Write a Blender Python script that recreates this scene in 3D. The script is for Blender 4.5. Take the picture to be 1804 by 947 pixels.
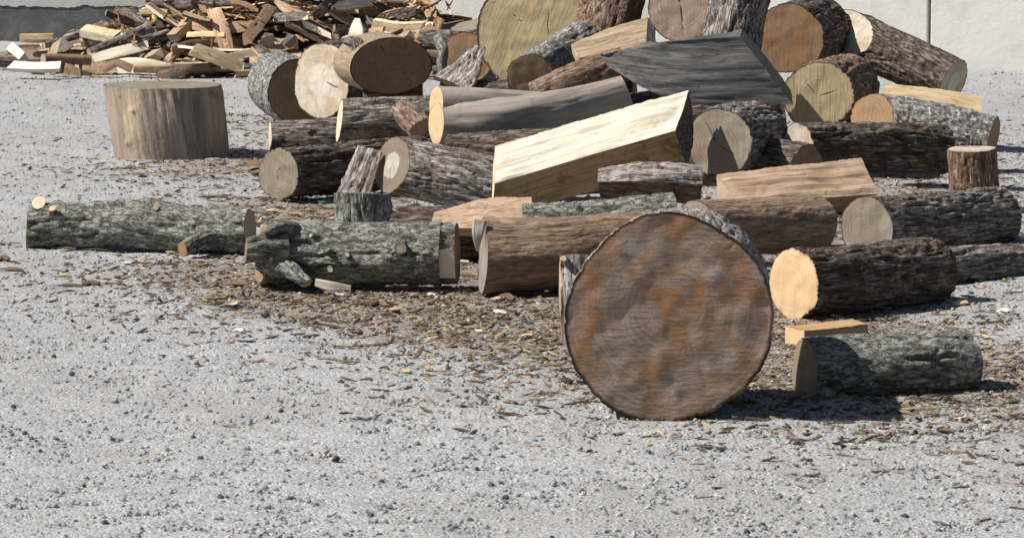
import bpy, math, random
import numpy as np
from mathutils import Vector, Matrix, Euler

for _o in list(bpy.data.objects):
    bpy.data.objects.remove(_o, do_unlink=True)
scene = bpy.context.scene
COL = scene.collection
R = math.radians

# ------------------------------------------------------------------ camera
FOC, PW, PH = 6800.0, 1804.0, 947.0          # focal length in photo pixels, frame size
CAM_H = 1.55
PITCH = math.atan(773.5 / FOC)
cd = bpy.data.cameras.new('camera')
cam = bpy.data.objects.new('camera', cd)
COL.objects.link(cam)
cam.location = (0, 0, CAM_H)
cam.rotation_euler = (math.pi / 2 - PITCH, 0, 0)
cd.sensor_fit = 'HORIZONTAL'
cd.sensor_width = 36.0
cd.lens = 36.0 * FOC / PW
cd.clip_start = 0.1
cd.clip_end = 2000
cd.dof.use_dof = True
cd.dof.focus_distance = 14.5
cd.dof.aperture_fstop = 20.0
scene.camera = cam

# ------------------------------------------------------------------ sky, sun, exposure
SUN_EL, SUN_AZ = R(47), R(11)                 # from the left, a little in front
sdir = Vector((-math.cos(SUN_EL) * math.cos(SUN_AZ), -math.cos(SUN_EL) * math.sin(SUN_AZ), math.sin(SUN_EL)))
world = bpy.data.worlds.new('World')
scene.world = world
world.use_nodes = True
wn = world.node_tree
wn.nodes.clear()
wo = wn.nodes.new('ShaderNodeOutputWorld')
bg = wn.nodes.new('ShaderNodeBackground')
sky = wn.nodes.new('ShaderNodeTexSky')
sky.sky_type = 'NISHITA'
sky.sun_disc = False
sky.sun_elevation = SUN_EL
sky.sun_rotation = math.atan2(sdir.x, sdir.y)
bg.inputs[1].default_value = 0.05
wn.links.new(sky.outputs[0], bg.inputs[0])
wn.links.new(bg.outputs[0], wo.inputs[0])
sl = bpy.data.lights.new('sun', 'SUN')
sl.energy = 5.0
sl.angle = R(0.53)
sl.color = (1.0, 0.955, 0.88)
sun = bpy.data.objects.new('sun', sl)
COL.objects.link(sun)
sun.rotation_euler = sdir.to_track_quat('Z', 'Y').to_euler()
sun.location = (-20, -4, 20)
vs = scene.view_settings
vs.view_transform = 'Standard'
vs.look = 'None'
vs.exposure = 0.43
vs.gamma = 1.0
vs.use_curve_mapping = False

# ------------------------------------------------------------------ placing helpers
_F = np.array([0, math.cos(PITCH), -math.sin(PITCH)])
_U = np.array([0, math.sin(PITCH), math.cos(PITCH)])


def P(px, py, Y):
    """the place in the world seen at photo pixel (px, py) at distance Y"""
    d = _F * FOC + _U * (PH / 2 - py)
    d[0] += px - PW / 2
    d *= Y / d[1]
    d[2] += CAM_H
    return d


def G(px, py):
    """the ground point seen at a photo pixel"""
    d = _F * FOC + _U * (PH / 2 - py)
    d[0] += px - PW / 2
    d *= CAM_H / -d[2]
    return np.array([d[0], d[1], 0.0])


def tag(o, label=None, cat=None, group=None, kind=None):
    if label: o['label'] = label
    if cat: o['category'] = cat
    if group: o['group'] = group
    if kind: o['kind'] = kind
    return o


def link(o, parent=None):
    COL.objects.link(o)
    if parent is not None:
        o.parent = parent
    return o


def empty(name, loc):
    o = bpy.data.objects.new(name, None)
    o.empty_display_size = 0.05
    o.location = loc
    return link(o)


def unit(v):
    v = np.asarray(v, float)
    return v / (np.linalg.norm(v) + 1e-12)


# ------------------------------------------------------------------ noise (numpy)
def _hash(ix, iy, iz, seed):
    with np.errstate(over='ignore'):
        h = (ix.astype(np.int64).astype(np.uint32) * np.uint32(374761393)
             + iy.astype(np.int64).astype(np.uint32) * np.uint32(668265263)
             + iz.astype(np.int64).astype(np.uint32) * np.uint32(2147483647)
             + np.uint32((seed * 1274126177) & 0xffffffff))
        h = (h ^ (h >> np.uint32(13))) * np.uint32(1274126177)
        h = (h ^ (h >> np.uint32(16))) * np.uint32(2246822519)
        h = h ^ (h >> np.uint32(15))
    return h.astype(np.float64) / 4294967295.0


def vnoise(p, seed=0):
    i = np.floor(p)
    f = p - i
    f = f * f * f * (f * (f * 6 - 15) + 10)
    x, y, z = i[..., 0], i[..., 1], i[..., 2]
    r = 0
    for dx in (0, 1):
        wx = f[..., 0] if dx else 1 - f[..., 0]
        for dy in (0, 1):
            wy = f[..., 1] if dy else 1 - f[..., 1]
            for dz in (0, 1):
                wz = f[..., 2] if dz else 1 - f[..., 2]
                r = r + wx * wy * wz * _hash(x + dx, y + dy, z + dz, seed)
    return r * 2 - 1


def fbm(p, octv=3, seed=0, gain=0.5):
    a, s, r = 1.0, 0.0, 0
    for k in range(octv):
        r = r + a * vnoise(p * (2.03 ** k) + 17.3 * k, seed + k)
        s += a
        a *= gain
    return r / s * 1.5


def worley(p, seed=0, jit=0.9):
    i = np.floor(p)
    f1 = np.full(p.shape[:-1], 9.0)
    f2 = f1.copy()
    cid = np.zeros(p.shape[:-1])
    for dx in (-1, 0, 1):
        for dy in (-1, 0, 1):
            for dz in (-1, 0, 1):
                c = i + np.array([dx, dy, dz])
                x, y, z = c[..., 0], c[..., 1], c[..., 2]
                ox = _hash(x, y, z, seed + 11)
                o = np.stack([ox, _hash(x, y, z, seed + 23), _hash(x, y, z, seed + 37)], -1)
                d = np.sqrt((((c + 0.5 + (o - 0.5) * jit) - p) ** 2).sum(-1))
                near = d < f1
                f2 = np.where(near, f1, np.minimum(f2, d))
                cid = np.where(near, ox, cid)
                f1 = np.where(near, d, f1)
    return f1, f2, cid


def sstep(a, b, x):
    t = np.clip((x - a) / (b - a), 0, 1)
    return t * t * (3 - 2 * t)


# kind -> crack spacing across, along, crack depth, roughness
BARK = {
    'furrow': (0.019, 0.140, 0.0120, 0.0036),
    'deep':   (0.026, 0.170, 0.0170, 0.0046),
    'plates': (0.022, 0.050, 0.0100, 0.0036),
    'moss':   (0.032, 0.190, 0.0150, 0.0050),
    'peeled': (0.026, 0.300, 0.0034, 0.0018),
    'smooth': (0.200, 0.800, 0.0010, 0.0012),
    'split':  (0.020, 0.900, 0.0026, 0.0012),
}


def relief(lc, kind, seed):
    """height (m, <= about 0) and furrow mask of a bark or split surface in log coordinates"""
    a, b, dep, rough = BARK[kind]
    q = lc / np.array([a, a, b])
    if kind in ('smooth', 'split'):
        q = q + 0.55 * np.stack([fbm(q * 0.6, 2, seed + 3), fbm(q * 0.6 + 9, 2, seed + 4), fbm(q * 0.6 + 5, 2, seed + 5)], -1)
        h = dep * fbm(q, 3, seed) + rough * fbm(lc * np.array([90, 90, 5.]), 2, seed + 8) + 2.2 * dep * fbm(lc * np.array([11, 11, 5.]), 2, seed + 14) * (kind == 'split')
        return h, np.zeros(h.shape)
    q = q * 0.62 + 0.35 * np.stack([fbm(q * 0.5, 2, seed + 3), fbm(q * 0.5 + 9, 2, seed + 4), fbm(q * 0.5 + 5, 2, seed + 5)], -1)
    n1 = np.abs(vnoise(q, seed) + 0.35 * vnoise(q * 2.1 + 7, seed + 1))
    n2 = np.abs(vnoise(q * np.array([1.7, 1.7, 2.6]) + 31, seed + 2))
    crack = np.maximum(1 - sstep(0.0, 0.20, n1), 0.5 * (1 - sstep(0.0, 0.12, n2)))
    if kind == 'plates':                                       # cross cracks that break the ridges up
        n3 = np.abs(vnoise(lc / np.array([0.05, 0.05, 0.022]) + 3, seed + 12))
        crack = np.maximum(crack, 0.8 * (1 - sstep(0.0, 0.16, n3)))
    if kind in ('moss', 'peeled'):
        crack = crack * (0.3 + 0.7 * sstep(-0.30, 0.25, fbm(lc * np.array([13, 13, 6.]), 2, seed + 6)))
    flat = fbm(q * np.array([0.9, 0.9, 1.4]) + 50, 2, seed + 13)
    h = -dep * crack + dep * 0.35 * np.clip(flat * 1.6, -0.8, 0.8)
    h += rough * 0.8 * fbm(lc * np.array([75, 75, 30.]), 3, seed + 7, 0.6)
    return h, crack


# ------------------------------------------------------------------ meshes from arrays
def mesh_from(name, verts, quads, mat, smooth=True, attrs=None):
    me = bpy.data.meshes.new(name)
    verts = np.asarray(verts, np.float32)
    quads = np.asarray(quads, np.int32)
    k = quads.shape[1]
    me.vertices.add(len(verts))
    me.vertices.foreach_set('co', verts.ravel())
    me.loops.add(quads.size)
    me.loops.foreach_set('vertex_index', quads.ravel())
    me.polygons.add(len(quads))
    me.polygons.foreach_set('loop_start', np.arange(0, quads.size, k, dtype=np.int32))
    me.polygons.foreach_set('loop_total', np.full(len(quads), k, np.int32))
    me.polygons.foreach_set('use_smooth', np.full(len(quads), smooth))
    if attrs:
        for an, val in attrs.items():
            val = np.asarray(val, np.float32)
            if val.ndim == 2:
                at = me.attributes.new(an, 'FLOAT_VECTOR', 'POINT')
                at.data.foreach_set('vector', val.ravel())
            else:
                at = me.attributes.new(an, 'FLOAT', 'POINT')
                at.data.foreach_set('value', val.ravel())
    me.materials.append(mat)
    me.update(calc_edges=True)
    me.validate()
    return me


# ------------------------------------------------------------------ cross-sections
def sec_round(lob=0.04, seed=0, sx=1.0, sy=1.0, tagname='bark'):
    rng = random.Random(seed)
    co = [(k, rng.uniform(-1, 1) * lob / (k ** 0.7), rng.uniform(0, 6.28)) for k in (1, 2, 3, 4, 5)]

    def f(n):
        th = np.linspace(0, 2 * math.pi, n, endpoint=False)
        r = 1 + sum(a * np.cos(k * th + ph) for k, a, ph in co)
        return np.stack([r * np.cos(th) * sx, r * np.sin(th) * sy], -1), [tagname] * n
    f.per = 6.28 * max(sx, sy)
    return f


def sec_poly(pts):
    """closed section: (x, y, tag of the edge leaving this point, bulge)"""
    segs = []
    for k in range(len(pts)):
        x0, y0, t, bu = pts[k]
        x1, y1 = pts[(k + 1) % len(pts)][:2]
        segs.append((np.array([x0, y0], float), np.array([x1, y1], float), t, bu, math.hypot(x1 - x0, y1 - y0) * (1 + bu * bu)))
    per = sum(s[4] for s in segs)

    def f(n):
        out, tags = [], []
        for a, b, t, bu, ln in segs:
            m = max(2, int(round(n * ln / per)))
            u = np.linspace(0, 1, m, endpoint=False)[:, None]
            d = b - a
            nrm = np.array([d[1], -d[0]])
            out.append(a + d * u + nrm * bu * 4 * u * (1 - u))
            tags += [t] * m
        return np.concatenate(out), tags
    f.per = per
    return f


def ccw(s):
    x, y = s[:, 0], s[:, 1]
    return (x * np.roll(y, -1) - y * np.roll(x, -1)).sum() > 0


# ------------------------------------------------------------------ the one builder of round and split wood
def wood(name, pts, rad, section, mats, kinds, root=None, base=None, up=(0, 0, 1), nA=None, nB=None, seed=1,
         res=0.007, lump=0.03, checks=(), capA=True, capB=True, cap_mats=None, part=None, amp=1.0, twist=0.0,
         bulges=(), open_cap=False):
    """pts: points of the axis; rad: radius at each; section: cross-section; mats/kinds: per tag of the section.
    Returns the list of parts. part: build as a single part of this name with its cut faces as sub-parts."""
    rng = np.random.RandomState(seed)
    pts = np.asarray(pts, float)
    rad = np.asarray(rad, float)
    # resample the axis
    cum = np.concatenate([[0], np.cumsum(np.linalg.norm(np.diff(pts, axis=0), axis=1))])
    L = cum[-1]
    nv = max(4, int(L / res) + 1)
    v = np.linspace(0, L, nv)
    if len(pts) > 2:
        # Catmull-Rom on each coordinate
        def cr(y):
            m = np.gradient(y, cum, axis=0)
            k = np.clip(np.searchsorted(cum, v, side='right') - 1, 0, len(cum) - 2)
            h = (cum[k + 1] - cum[k])
            t = (v - cum[k]) / h
            sh = (lambda z: z[:, None]) if y.ndim == 2 else (lambda z: z)
            return (sh(2 * t ** 3 - 3 * t ** 2 + 1) * y[k] + sh((t ** 3 - 2 * t ** 2 + t) * h) * m[k]
                    + sh(-2 * t ** 3 + 3 * t ** 2) * y[k + 1] + sh((t ** 3 - t ** 2) * h) * m[k + 1])
        C, RR = cr(pts), cr(rad)
    else:
        s_ = (v / L)
        C = pts[0] + (pts[1] - pts[0]) * s_[:, None]
        RR = rad[0] + (rad[1] - rad[0]) * s_
    T = np.gradient(C, v, axis=0)
    T /= np.linalg.norm(T, axis=1)[:, None]
    upv = unit(up)
    E1 = upv - (T @ upv)[:, None] * T
    E1 /= np.linalg.norm(E1, axis=1)[:, None]
    E0 = np.cross(E1, T)
    n = max(8, int(section.per * RR.mean() / res))
    S, tags = section(n)
    n = len(S)
    if not ccw(S):
        raise ValueError(name + ': section must be counter-clockwise')
    if twist:
        ang = twist * v / L
        E0, E1 = (np.cos(ang)[:, None] * E0 + np.sin(ang)[:, None] * E1,
                  -np.sin(ang)[:, None] * E0 + np.cos(ang)[:, None] * E1)
    dS = np.roll(S, -1, 0) - np.roll(S, 1, 0)
    NS = np.stack([dS[:, 1], -dS[:, 0]], -1)
    NS /= np.linalg.norm(NS, axis=1)[:, None] + 1e-12
    off = rng.uniform(-50, 50, 3)
    lc = np.empty((nv, n, 3))
    lc[..., 0] = S[None, :, 0] * RR[:, None]
    lc[..., 1] = S[None, :, 1] * RR[:, None]
    lc[..., 2] = v[:, None]
    # displacement by tag, blended to the smaller one at the borders
    disp = np.zeros((nv, n))
    fur = np.zeros((nv, n))
    tarr = np.array(tags)
    for t in set(tags):
        idx = np.where(tarr == t)[0]
        d, fm = relief(lc[:, idx] + off, kinds.get(t, 'split'), seed)
        disp[:, idx] = d * amp
        fur[:, idx] = fm
    border = [k for k in range(n) if tarr[k] != tarr[k - 1]]
    for k in border:                                        # torn, splintered edges
        disp[:, k] = disp[:, k] * 0.4 + (0.003 * fbm(lc[:, k] * 55 + off, 3, seed + 90, 0.7) - 0.001) * min(1.0, 40 * res + 0.6)
        fur[:, k] *= 0.3
    calm = 0.5 + 0.5 * sstep(0.0, 0.035, np.minimum(v, L - v))
    disp *= calm[:, None]                                   # bark is worn down next to a saw cut
    lumpy = fbm((lc + off) * np.array([7, 7, 4.]) / max(1.0, RR.mean() / 0.1), 2, seed + 40) * lump
    for (s0, th0, sw, tw, h) in bulges:                       # local swellings: (along 0..1, angle, widths, height)
        th = np.arctan2(S[:, 1], S[:, 0])
        dth = (th - th0 + math.pi) % (2 * math.pi) - math.pi
        disp += h * np.exp(-((v[:, None] / L - s0) / sw) ** 2 - (dth[None, :] / tw) ** 2)
    sx = S[None, :, 0] * RR[:, None] * (1 + lumpy) + NS[None, :, 0] * disp
    sy = S[None, :, 1] * RR[:, None] * (1 + lumpy) + NS[None, :, 1] * disp
    V = C[:, None, :] + sx[..., None] * E0[:, None, :] + sy[..., None] * E1[:, None, :]
    # oblique end cuts
    for (nn, end) in ((nA, 0), (nB, -1)):
        if nn is None:
            continue
        nn = unit(nn)
        t = T[end]
        q = V[end] - C[end]
        q = q - (q @ t)[:, None] * t
        delta = -(q @ nn) / (t @ nn)
        w = (1 - v / L) if end == 0 else v / L
        w = w ** 1.5
        V += (w[:, None] * delta[None, :])[..., None] * t
    if base is None:
        base = np.array([V[..., 0].mean(), V[..., 1].mean(), V[..., 2].min()])
    if root is None:
        root = empty(name, base)
    elif not isinstance(root, bpy.types.Object):
        raise ValueError
    base = np.array(root.location) if root.parent is None else np.array(root.parent.location)
    V = V - base
    parts = []
    # side strips: one mesh for each run of equal tags
    runs = []
    if not border:
        runs.append((tags[0], list(range(n)) + [0]))
    else:
        border = sorted(border)
        for i, k in enumerate(border):
            k2 = border[(i + 1) % len(border)]
            m = (k2 - k) % n
            runs.append((tags[k], [(k + j) % n for j in range(m + 1)]))
    first = None
    for t, idx in runs:
        m = len(idx)
        closed = not border
        mm = m - 1 if closed else m
        vv = V[:, idx[:mm]].reshape(-1, 3)
        a = np.arange(nv - 1)[:, None] * mm
        j = np.arange(m - 1)[None, :]
        j1 = (j + 1) % mm if closed else j + 1
        q = np.stack([a + j, a + j1, a + mm + j1, a + mm + j], -1).reshape(-1, 4)
        nm = part or {'bark': 'bark', 'split': 'split_face'}.get(t, 'split_face' if t.startswith('split') else t)
        me = mesh_from(nm, vv, q, mats[t], True,
                       {'lc': (lc[:, idx[:mm]] + off * 0.1).reshape(-1, 3), 'fur': fur[:, idx[:mm]].ravel()})
        o = bpy.data.objects.new(nm, me)
        link(o, root)
        parts.append(o)
        first = first or o
    # cut faces
    for end, want in ((0, capA), (-1, capB)):
        if not want:
            continue
        rim = V[end]
        Sr = np.stack([sx[end], sy[end]], -1)
        rmean = np.sqrt((Sr ** 2).sum(1)).mean()
        cen2 = Sr.mean(0) * 0.6 + rng.uniform(-0.12, 0.12, 2) * rmean
        fx = np.linalg.lstsq(np.c_[Sr, np.ones(len(Sr))], rim, rcond=None)[0]
        cen = np.array([cen2[0], cen2[1], 1]) @ fx
        nrm = unit(np.cross(fx[0], fx[1]))
        if nrm @ (T[end] * (1 if end else -1)) < 0:
            nrm = -nrm
        nc = max(3, int(rmean / res * 0.8))
        fr = np.linspace(1, 0.02, nc)
        W = cen + (rim - cen)[None] * fr[:, None, None]
        P2 = cen2 + (Sr - cen2)[None] * fr[:, None, None]
        flc = np.concatenate([P2 - cen2, np.zeros(P2.shape[:2] + (1,))], -1)
        rr = np.repeat(fr[:, None], n, 1)
        bump = 0.004 * fbm(flc * 14 + off, 2, seed + 60) * min(1, rmean / 0.1)
        crk = np.zeros(rr.shape)
        th = np.arctan2(flc[..., 1], flc[..., 0])
        rad2 = np.sqrt((flc ** 2).sum(-1))
        for (e_, th0, r0, r1, wd, dp) in checks:
            if e_ != (0 if end == 0 else 1):
                continue
            wig = 0.05 * fbm(flc * 25 + 3.3, 2, seed + 70)
            dth = (th - th0 + wig + math.pi) % (2 * math.pi) - math.pi
            fade = sstep(r0, r0 + 0.12, rr) * (1 - sstep(r1 - 0.1, r1, rr))
            g = np.exp(-(dth * rad2 / (wd * 0.75)) ** 2) * fade
            bump -= dp * g
            crk = np.maximum(crk, g)
        bump[0] = 0
        W = W + bump[..., None] * nrm
        vv = np.concatenate([W.reshape(-1, 3), (W[-1].mean(0))[None]])
        a = np.arange(nc - 1)[:, None] * n
        j = np.arange(n)[None, :]
        j1 = (j + 1) % n
        q = np.stack([a + j, a + n + j, a + n + j1, a + j1], -1).reshape(-1, 4)
        cidx = len(vv) - 1
        last = (nc - 1) * n + np.arange(n)
        tri = np.stack([last, np.full(n, cidx), np.full(n, cidx), np.roll(last, -1)], -1)
        # close the middle with quads that share the centre between two neighbours
        if n % 2 == 0:
            e = np.arange(0, n, 2)
            mid = np.stack([(nc - 1) * n + e, np.full(len(e), cidx), (nc - 1) * n + (e + 2) % n, (nc - 1) * n + (e + 1) % n], -1)
        else:
            e = np.arange(0, n - 1, 2)
            mid = np.stack([(nc - 1) * n + e, np.full(len(e), cidx), (nc - 1) * n + (e + 2) % n, (nc - 1) * n + (e + 1) % n], -1)
        q = np.concatenate([q, mid])
        p0, p1, p2 = vv[q[0, 0]], vv[q[0, 1]], vv[q[0, 2]]
        if np.cross(p1 - p0, p2 - p0) @ nrm < 0:
            q = q[:, ::-1]
        lcA = np.concatenate([flc.reshape(-1, 3), [[0, 0, 0]]]) + np.array([0, 0, off[2] * 0.1])
        cm = (cap_mats or {}).get(0 if end == 0 else 1) or mats['cut']
        me = mesh_from('cut_face', vv, q, cm, True,
                       {'lc': lcA, 'rr': np.append(rr.ravel(), 0.0), 'crk': np.append(crk.ravel(), 0.0)})
        o = bpy.data.objects.new('cut_face', me)
        link(o, first if part else root)
        parts.append(o)
    return root, parts

# ------------------------------------------------------------------ materials (node helpers)
class NT:
    def __init__(self, name, rough=0.85, spec=0.2):
        self.m = bpy.data.materials.new(name)
        self.m.use_nodes = True
        self.t = self.m.node_tree
        self.t.nodes.clear()
        self.out = self.n('OutputMaterial')
        self.b = self.n('BsdfPrincipled')
        self.b.inputs['Roughness'].default_value = rough
        self.b.inputs['Specular IOR Level'].default_value = spec
        self.l(self.b.outputs[0], self.out.inputs[0])

    def n(self, t, **kw):
        nd = self.t.nodes.new('ShaderNode' + t)
        for k, v in kw.items():
            setattr(nd, k, v)
        return nd

    def l(self, a, b):
        self.t.links.new(a, b)

    def put(self, sock, v):
        if isinstance(v, bpy.types.NodeSocket):
            self.l(v, sock)
        elif v is not None:
            sock.default_value = v

    def attr(self, name, fac=False):
        nd = self.n('Attribute', attribute_name=name)
        return nd.outputs['Fac' if fac else 'Vector']

    def objc(self):
        return self.n('TexCoord').outputs['Object']

    def rand(self):
        return self.n('ObjectInfo').outputs['Random']

    def vm(self, op, a, b):
        nd = self.n('VectorMath', operation=op)
        self.put(nd.inputs[0], a)
        self.put(nd.inputs[1], b)
        return nd.outputs[0]

    def ma(self, op, a, b=None, clamp=False):
        nd = self.n('Math', operation=op)
        nd.use_clamp = clamp
        self.put(nd.inputs[0], a)
        self.put(nd.inputs[1], b)
        return nd.outputs[0]

    def noise(self, vec, scale=1.0, detail=4, rough=0.55, dist=0.0):
        nd = self.n('TexNoise')
        self.put(nd.inputs['Vector'], vec)
        nd.inputs['Scale'].default_value = scale
        nd.inputs['Detail'].default_value = detail
        nd.inputs['Roughness'].default_value = rough
        nd.inputs['Distortion'].default_value = dist
        return nd.outputs['Fac']

    def voro(self, vec, scale=1.0, feature='F1', out='Distance', rnd=1.0):
        nd = self.n('TexVoronoi', feature=feature)
        self.put(nd.inputs['Vector'], vec)
        nd.inputs['Scale'].default_value = scale
        nd.inputs['Randomness'].default_value = rnd
        return nd.outputs[out]

    def mr(self, x, a, b, c=0.0, d=1.0, smooth=True):
        nd = self.n('MapRange', interpolation_type='SMOOTHSTEP' if smooth else 'LINEAR')
        self.put(nd.inputs[0], x)
        for i, v in zip((1, 2, 3, 4), (a, b, c, d)):
            nd.inputs[i].default_value = v
        return nd.outputs[0]

    def mix(self, f, a, b, mode='MIX'):
        nd = self.n('Mix', data_type='RGBA', blend_type=mode)
        self.put(nd.inputs[0], f)
        for i, v in ((6, a), (7, b)):
            if isinstance(v, (tuple, list)):
                v = tuple(v) + (1.0,) * (4 - len(v))
            self.put(nd.inputs[i], v)
        return nd.outputs[2]

    def ramp(self, f, stops):
        nd = self.n('ValToRGB')
        cr = nd.color_ramp
        while len(cr.elements) > 1:
            cr.elements.remove(cr.elements[-1])
        for i, (p, c) in enumerate(stops):
            e = cr.elements[0] if i == 0 else cr.elements.new(p)
            e.position = p
            e.color = tuple(c) + (1.0,)
        self.put(nd.inputs[0], f)
        return nd.outputs[0]

    def bump(self, h, dist=0.003, strength=1.0, prev=None):
        nd = self.n('Bump')
        nd.inputs['Strength'].default_value = strength
        nd.inputs['Distance'].default_value = dist
        self.put(nd.inputs['Height'], h)
        if prev is not None:
            self.l(prev, nd.inputs['Normal'])
        return nd.outputs[0]

    def done(self, col, nrm=None, rough=None):
        self.put(self.b.inputs['Base Color'], col)
        if nrm is not None:
            self.l(nrm, self.b.inputs['Normal'])
        if rough is not None:
            self.put(self.b.inputs['Roughness'], rough)
        return self.m


def jitter(k, v):
    """the log coordinates of this object, shifted by its own random number"""
    r = k.ma('MULTIPLY', k.rand(), 37.0)
    return k.vm('ADD', v, r)


def bark_mat(name, dark, mid, light, inner, lichen=None, lich=0.5, stretch=6.0, fine=1.0, moss=None, ckx=0.6):
    k = NT(name, 0.92, 0.12)
    v = jitter(k, k.attr('lc'))
    vs_ = k.vm('MULTIPLY', v, (1, 1, 1.0 / stretch))
    f1 = k.noise(vs_, 95, 5, 0.65, 0.3)
    f2 = k.noise(v, 17, 4, 0.6)
    c = k.ramp(k.ma('ADD', k.ma('MULTIPLY', f1, 0.75), k.ma('MULTIPLY', f2, 0.25)),
               [(0.34, dark), (0.48, mid), (0.62, light)])
    fur = k.attr('fur', True)
    c = k.mix(k.ma('MULTIPLY', fur, 0.7), c, inner)
    patch = k.mr(k.noise(vs_, 24, 4, 0.7), 0.55, 0.72)
    c = k.mix(k.ma('MULTIPLY', patch, 0.45), c, inner)
    if lichen:
        lm = k.mr(k.noise(v, 28, 5, 0.7, 0.6), 0.62 - 0.2 * lich, 0.74 - 0.2 * lich)
        lm = k.ma('MULTIPLY', lm, k.ma('SUBTRACT', 1.0, k.ma('MULTIPLY', fur, 0.8)))
        c = k.mix(k.ma('MULTIPLY', lm, 0.85), c, lichen)
    if moss:
        mm = k.mr(k.noise(v, 9, 4, 0.65), 0.48, 0.66)
        c = k.mix(k.ma('MULTIPLY', mm, 0.38), c, moss)
    sp = k.mr(k.noise(v, 190, 3, 0.6), 0.62, 0.72)
    c = k.mix(k.ma('MULTIPLY', sp, 0.35), c, light)
    cr_ = k.ma('ABSOLUTE', k.ma('SUBTRACT', k.noise(vs_, 62 * fine, 3, 0.6, 0.5), 0.5))
    ck = k.mr(cr_, 0.0, 0.055)
    c = k.mix(k.ma('MULTIPLY', k.ma('SUBTRACT', 1.0, ck), ckx), c, tuple(x * 0.6 for x in inner))
    b1 = k.bump(k.noise(k.vm('MULTIPLY', v, (1, 1, 0.35)), 130 * fine, 5, 0.65), 0.004, 0.9)
    b2 = k.bump(ck, 0.005 * fine, 0.9, b1)
    return k.done(c, b2)


def cut_mat(name, light, dark, stain=None, stain_amt=0.5, heart=None, ring=1.0, saw=0.5, dirt=0.3, bark_rim=(0.05, 0.035, 0.025), ray=0.3, dirtcol=(0.10, 0.075, 0.05), white=0.0, sawv_=(130, 6, 1)):
    """sawn end grain: rings, rays, checks, saw marks, weather stains"""
    k = NT(name, 0.85, 0.15)
    raw = k.attr('lc')
    v = raw
    rnd = k.rand()
    sh = k.ma('MULTIPLY', rnd, 23.0)
    vj = k.vm('ADD', v, sh)
    warp = k.noise(vj, 9, 3, 0.6)
    r = k.n('VectorMath', operation='LENGTH')
    k.l(k.vm('MULTIPLY', v, (1, 1, 0)), r.inputs[0])
    rad = r.outputs['Value']
    rw = k.ma('ADD', rad, k.ma('MULTIPLY', warp, 0.035))
    rn = k.n('TexNoise', noise_dimensions='1D')
    k.l(k.ma('MULTIPLY', rw, 150 * ring), rn.inputs['W'])
    rn.inputs['Scale'].default_value = 1.0
    rn.inputs['Detail'].default_value = 3
    rings = rn.outputs['Fac']
    c = k.mix(k.ma('MULTIPLY', k.mr(rings, 0.36, 0.68), 0.62), light, dark)
    if heart:
        rr = k.attr('rr', True)
        hm = k.mr(k.ma('ADD', rr, k.ma('MULTIPLY', warp, 0.35)), 0.66, 0.56)
        c = k.mix(k.ma('MULTIPLY', hm, 0.75), c, heart)
    # rays: thin lines that follow the angle around the pith
    sx = k.n('SeparateXYZ')
    k.l(v, sx.inputs[0])
    ang = k.n('Math', operation='ARCTAN2')
    k.l(sx.outputs[1], ang.inputs[0])
    k.l(sx.outputs[0], ang.inputs[1])
    cv = k.n('CombineXYZ')
    k.l(k.ma('MULTIPLY', ang.outputs[0], 16), cv.inputs[0])
    k.l(k.ma('MULTIPLY', rad, 14), cv.inputs[1])
    k.l(sh, cv.inputs[2])
    rays = k.noise(cv.outputs[0], 1.0, 4, 0.75)
    rl = k.mr(rays, 0.60, 0.72)
    c = k.mix(k.ma('MULTIPLY', rl, ray), c, (dark[0] * 0.3, dark[1] * 0.28, dark[2] * 0.26))
    if stain:
        sm = k.mr(k.noise(vj, 10, 5, 0.65, 0.7), 0.56 - 0.25 * stain_amt, 0.74 - 0.25 * stain_amt)
        c = k.mix(k.ma('MULTIPLY', sm, 0.8), c, stain)
    if white:
        wm = k.mr(k.noise(vj, 8, 8, 0.7, 0.4), 0.60 - 0.1 * white, 0.70 - 0.1 * white)
        c = k.mix(k.ma('MULTIPLY', wm, 0.65), c, (0.40, 0.37, 0.335))
    # grime
    d = k.mr(k.noise(vj, 26, 5, 0.7), 0.5, 0.8)
    c = k.mix(k.ma('MULTIPLY', d, dirt), c, dirtcol)
    sawv = k.vm('MULTIPLY', vj, sawv_)
    sawn = k.noise(sawv, 1.0, 3, 0.6)
    c = k.mix(k.ma('MULTIPLY', k.mr(sawn, 0.45, 0.70), 0.6 * saw), c, (dark[0] * 0.6, dark[1] * 0.58, dark[2] * 0.55))
    crk = k.attr('crk', True)
    c = k.mix(k.mr(crk, 0.2, 0.7), c, (0.035, 0.025, 0.018))
    rim = k.mr(k.attr('rr', True), 0.955, 0.985)
    c = k.mix(rim, c, bark_rim)
    b = k.bump(sawn, 0.003, 0.6 * saw)
    b = k.bump(k.noise(vj, 160, 4, 0.6), 0.0015, 0.5, b)
    b = k.bump(k.ma('MULTIPLY', rl, -1.0), 0.0015, 0.5, b)
    return k.done(c, b)


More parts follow.
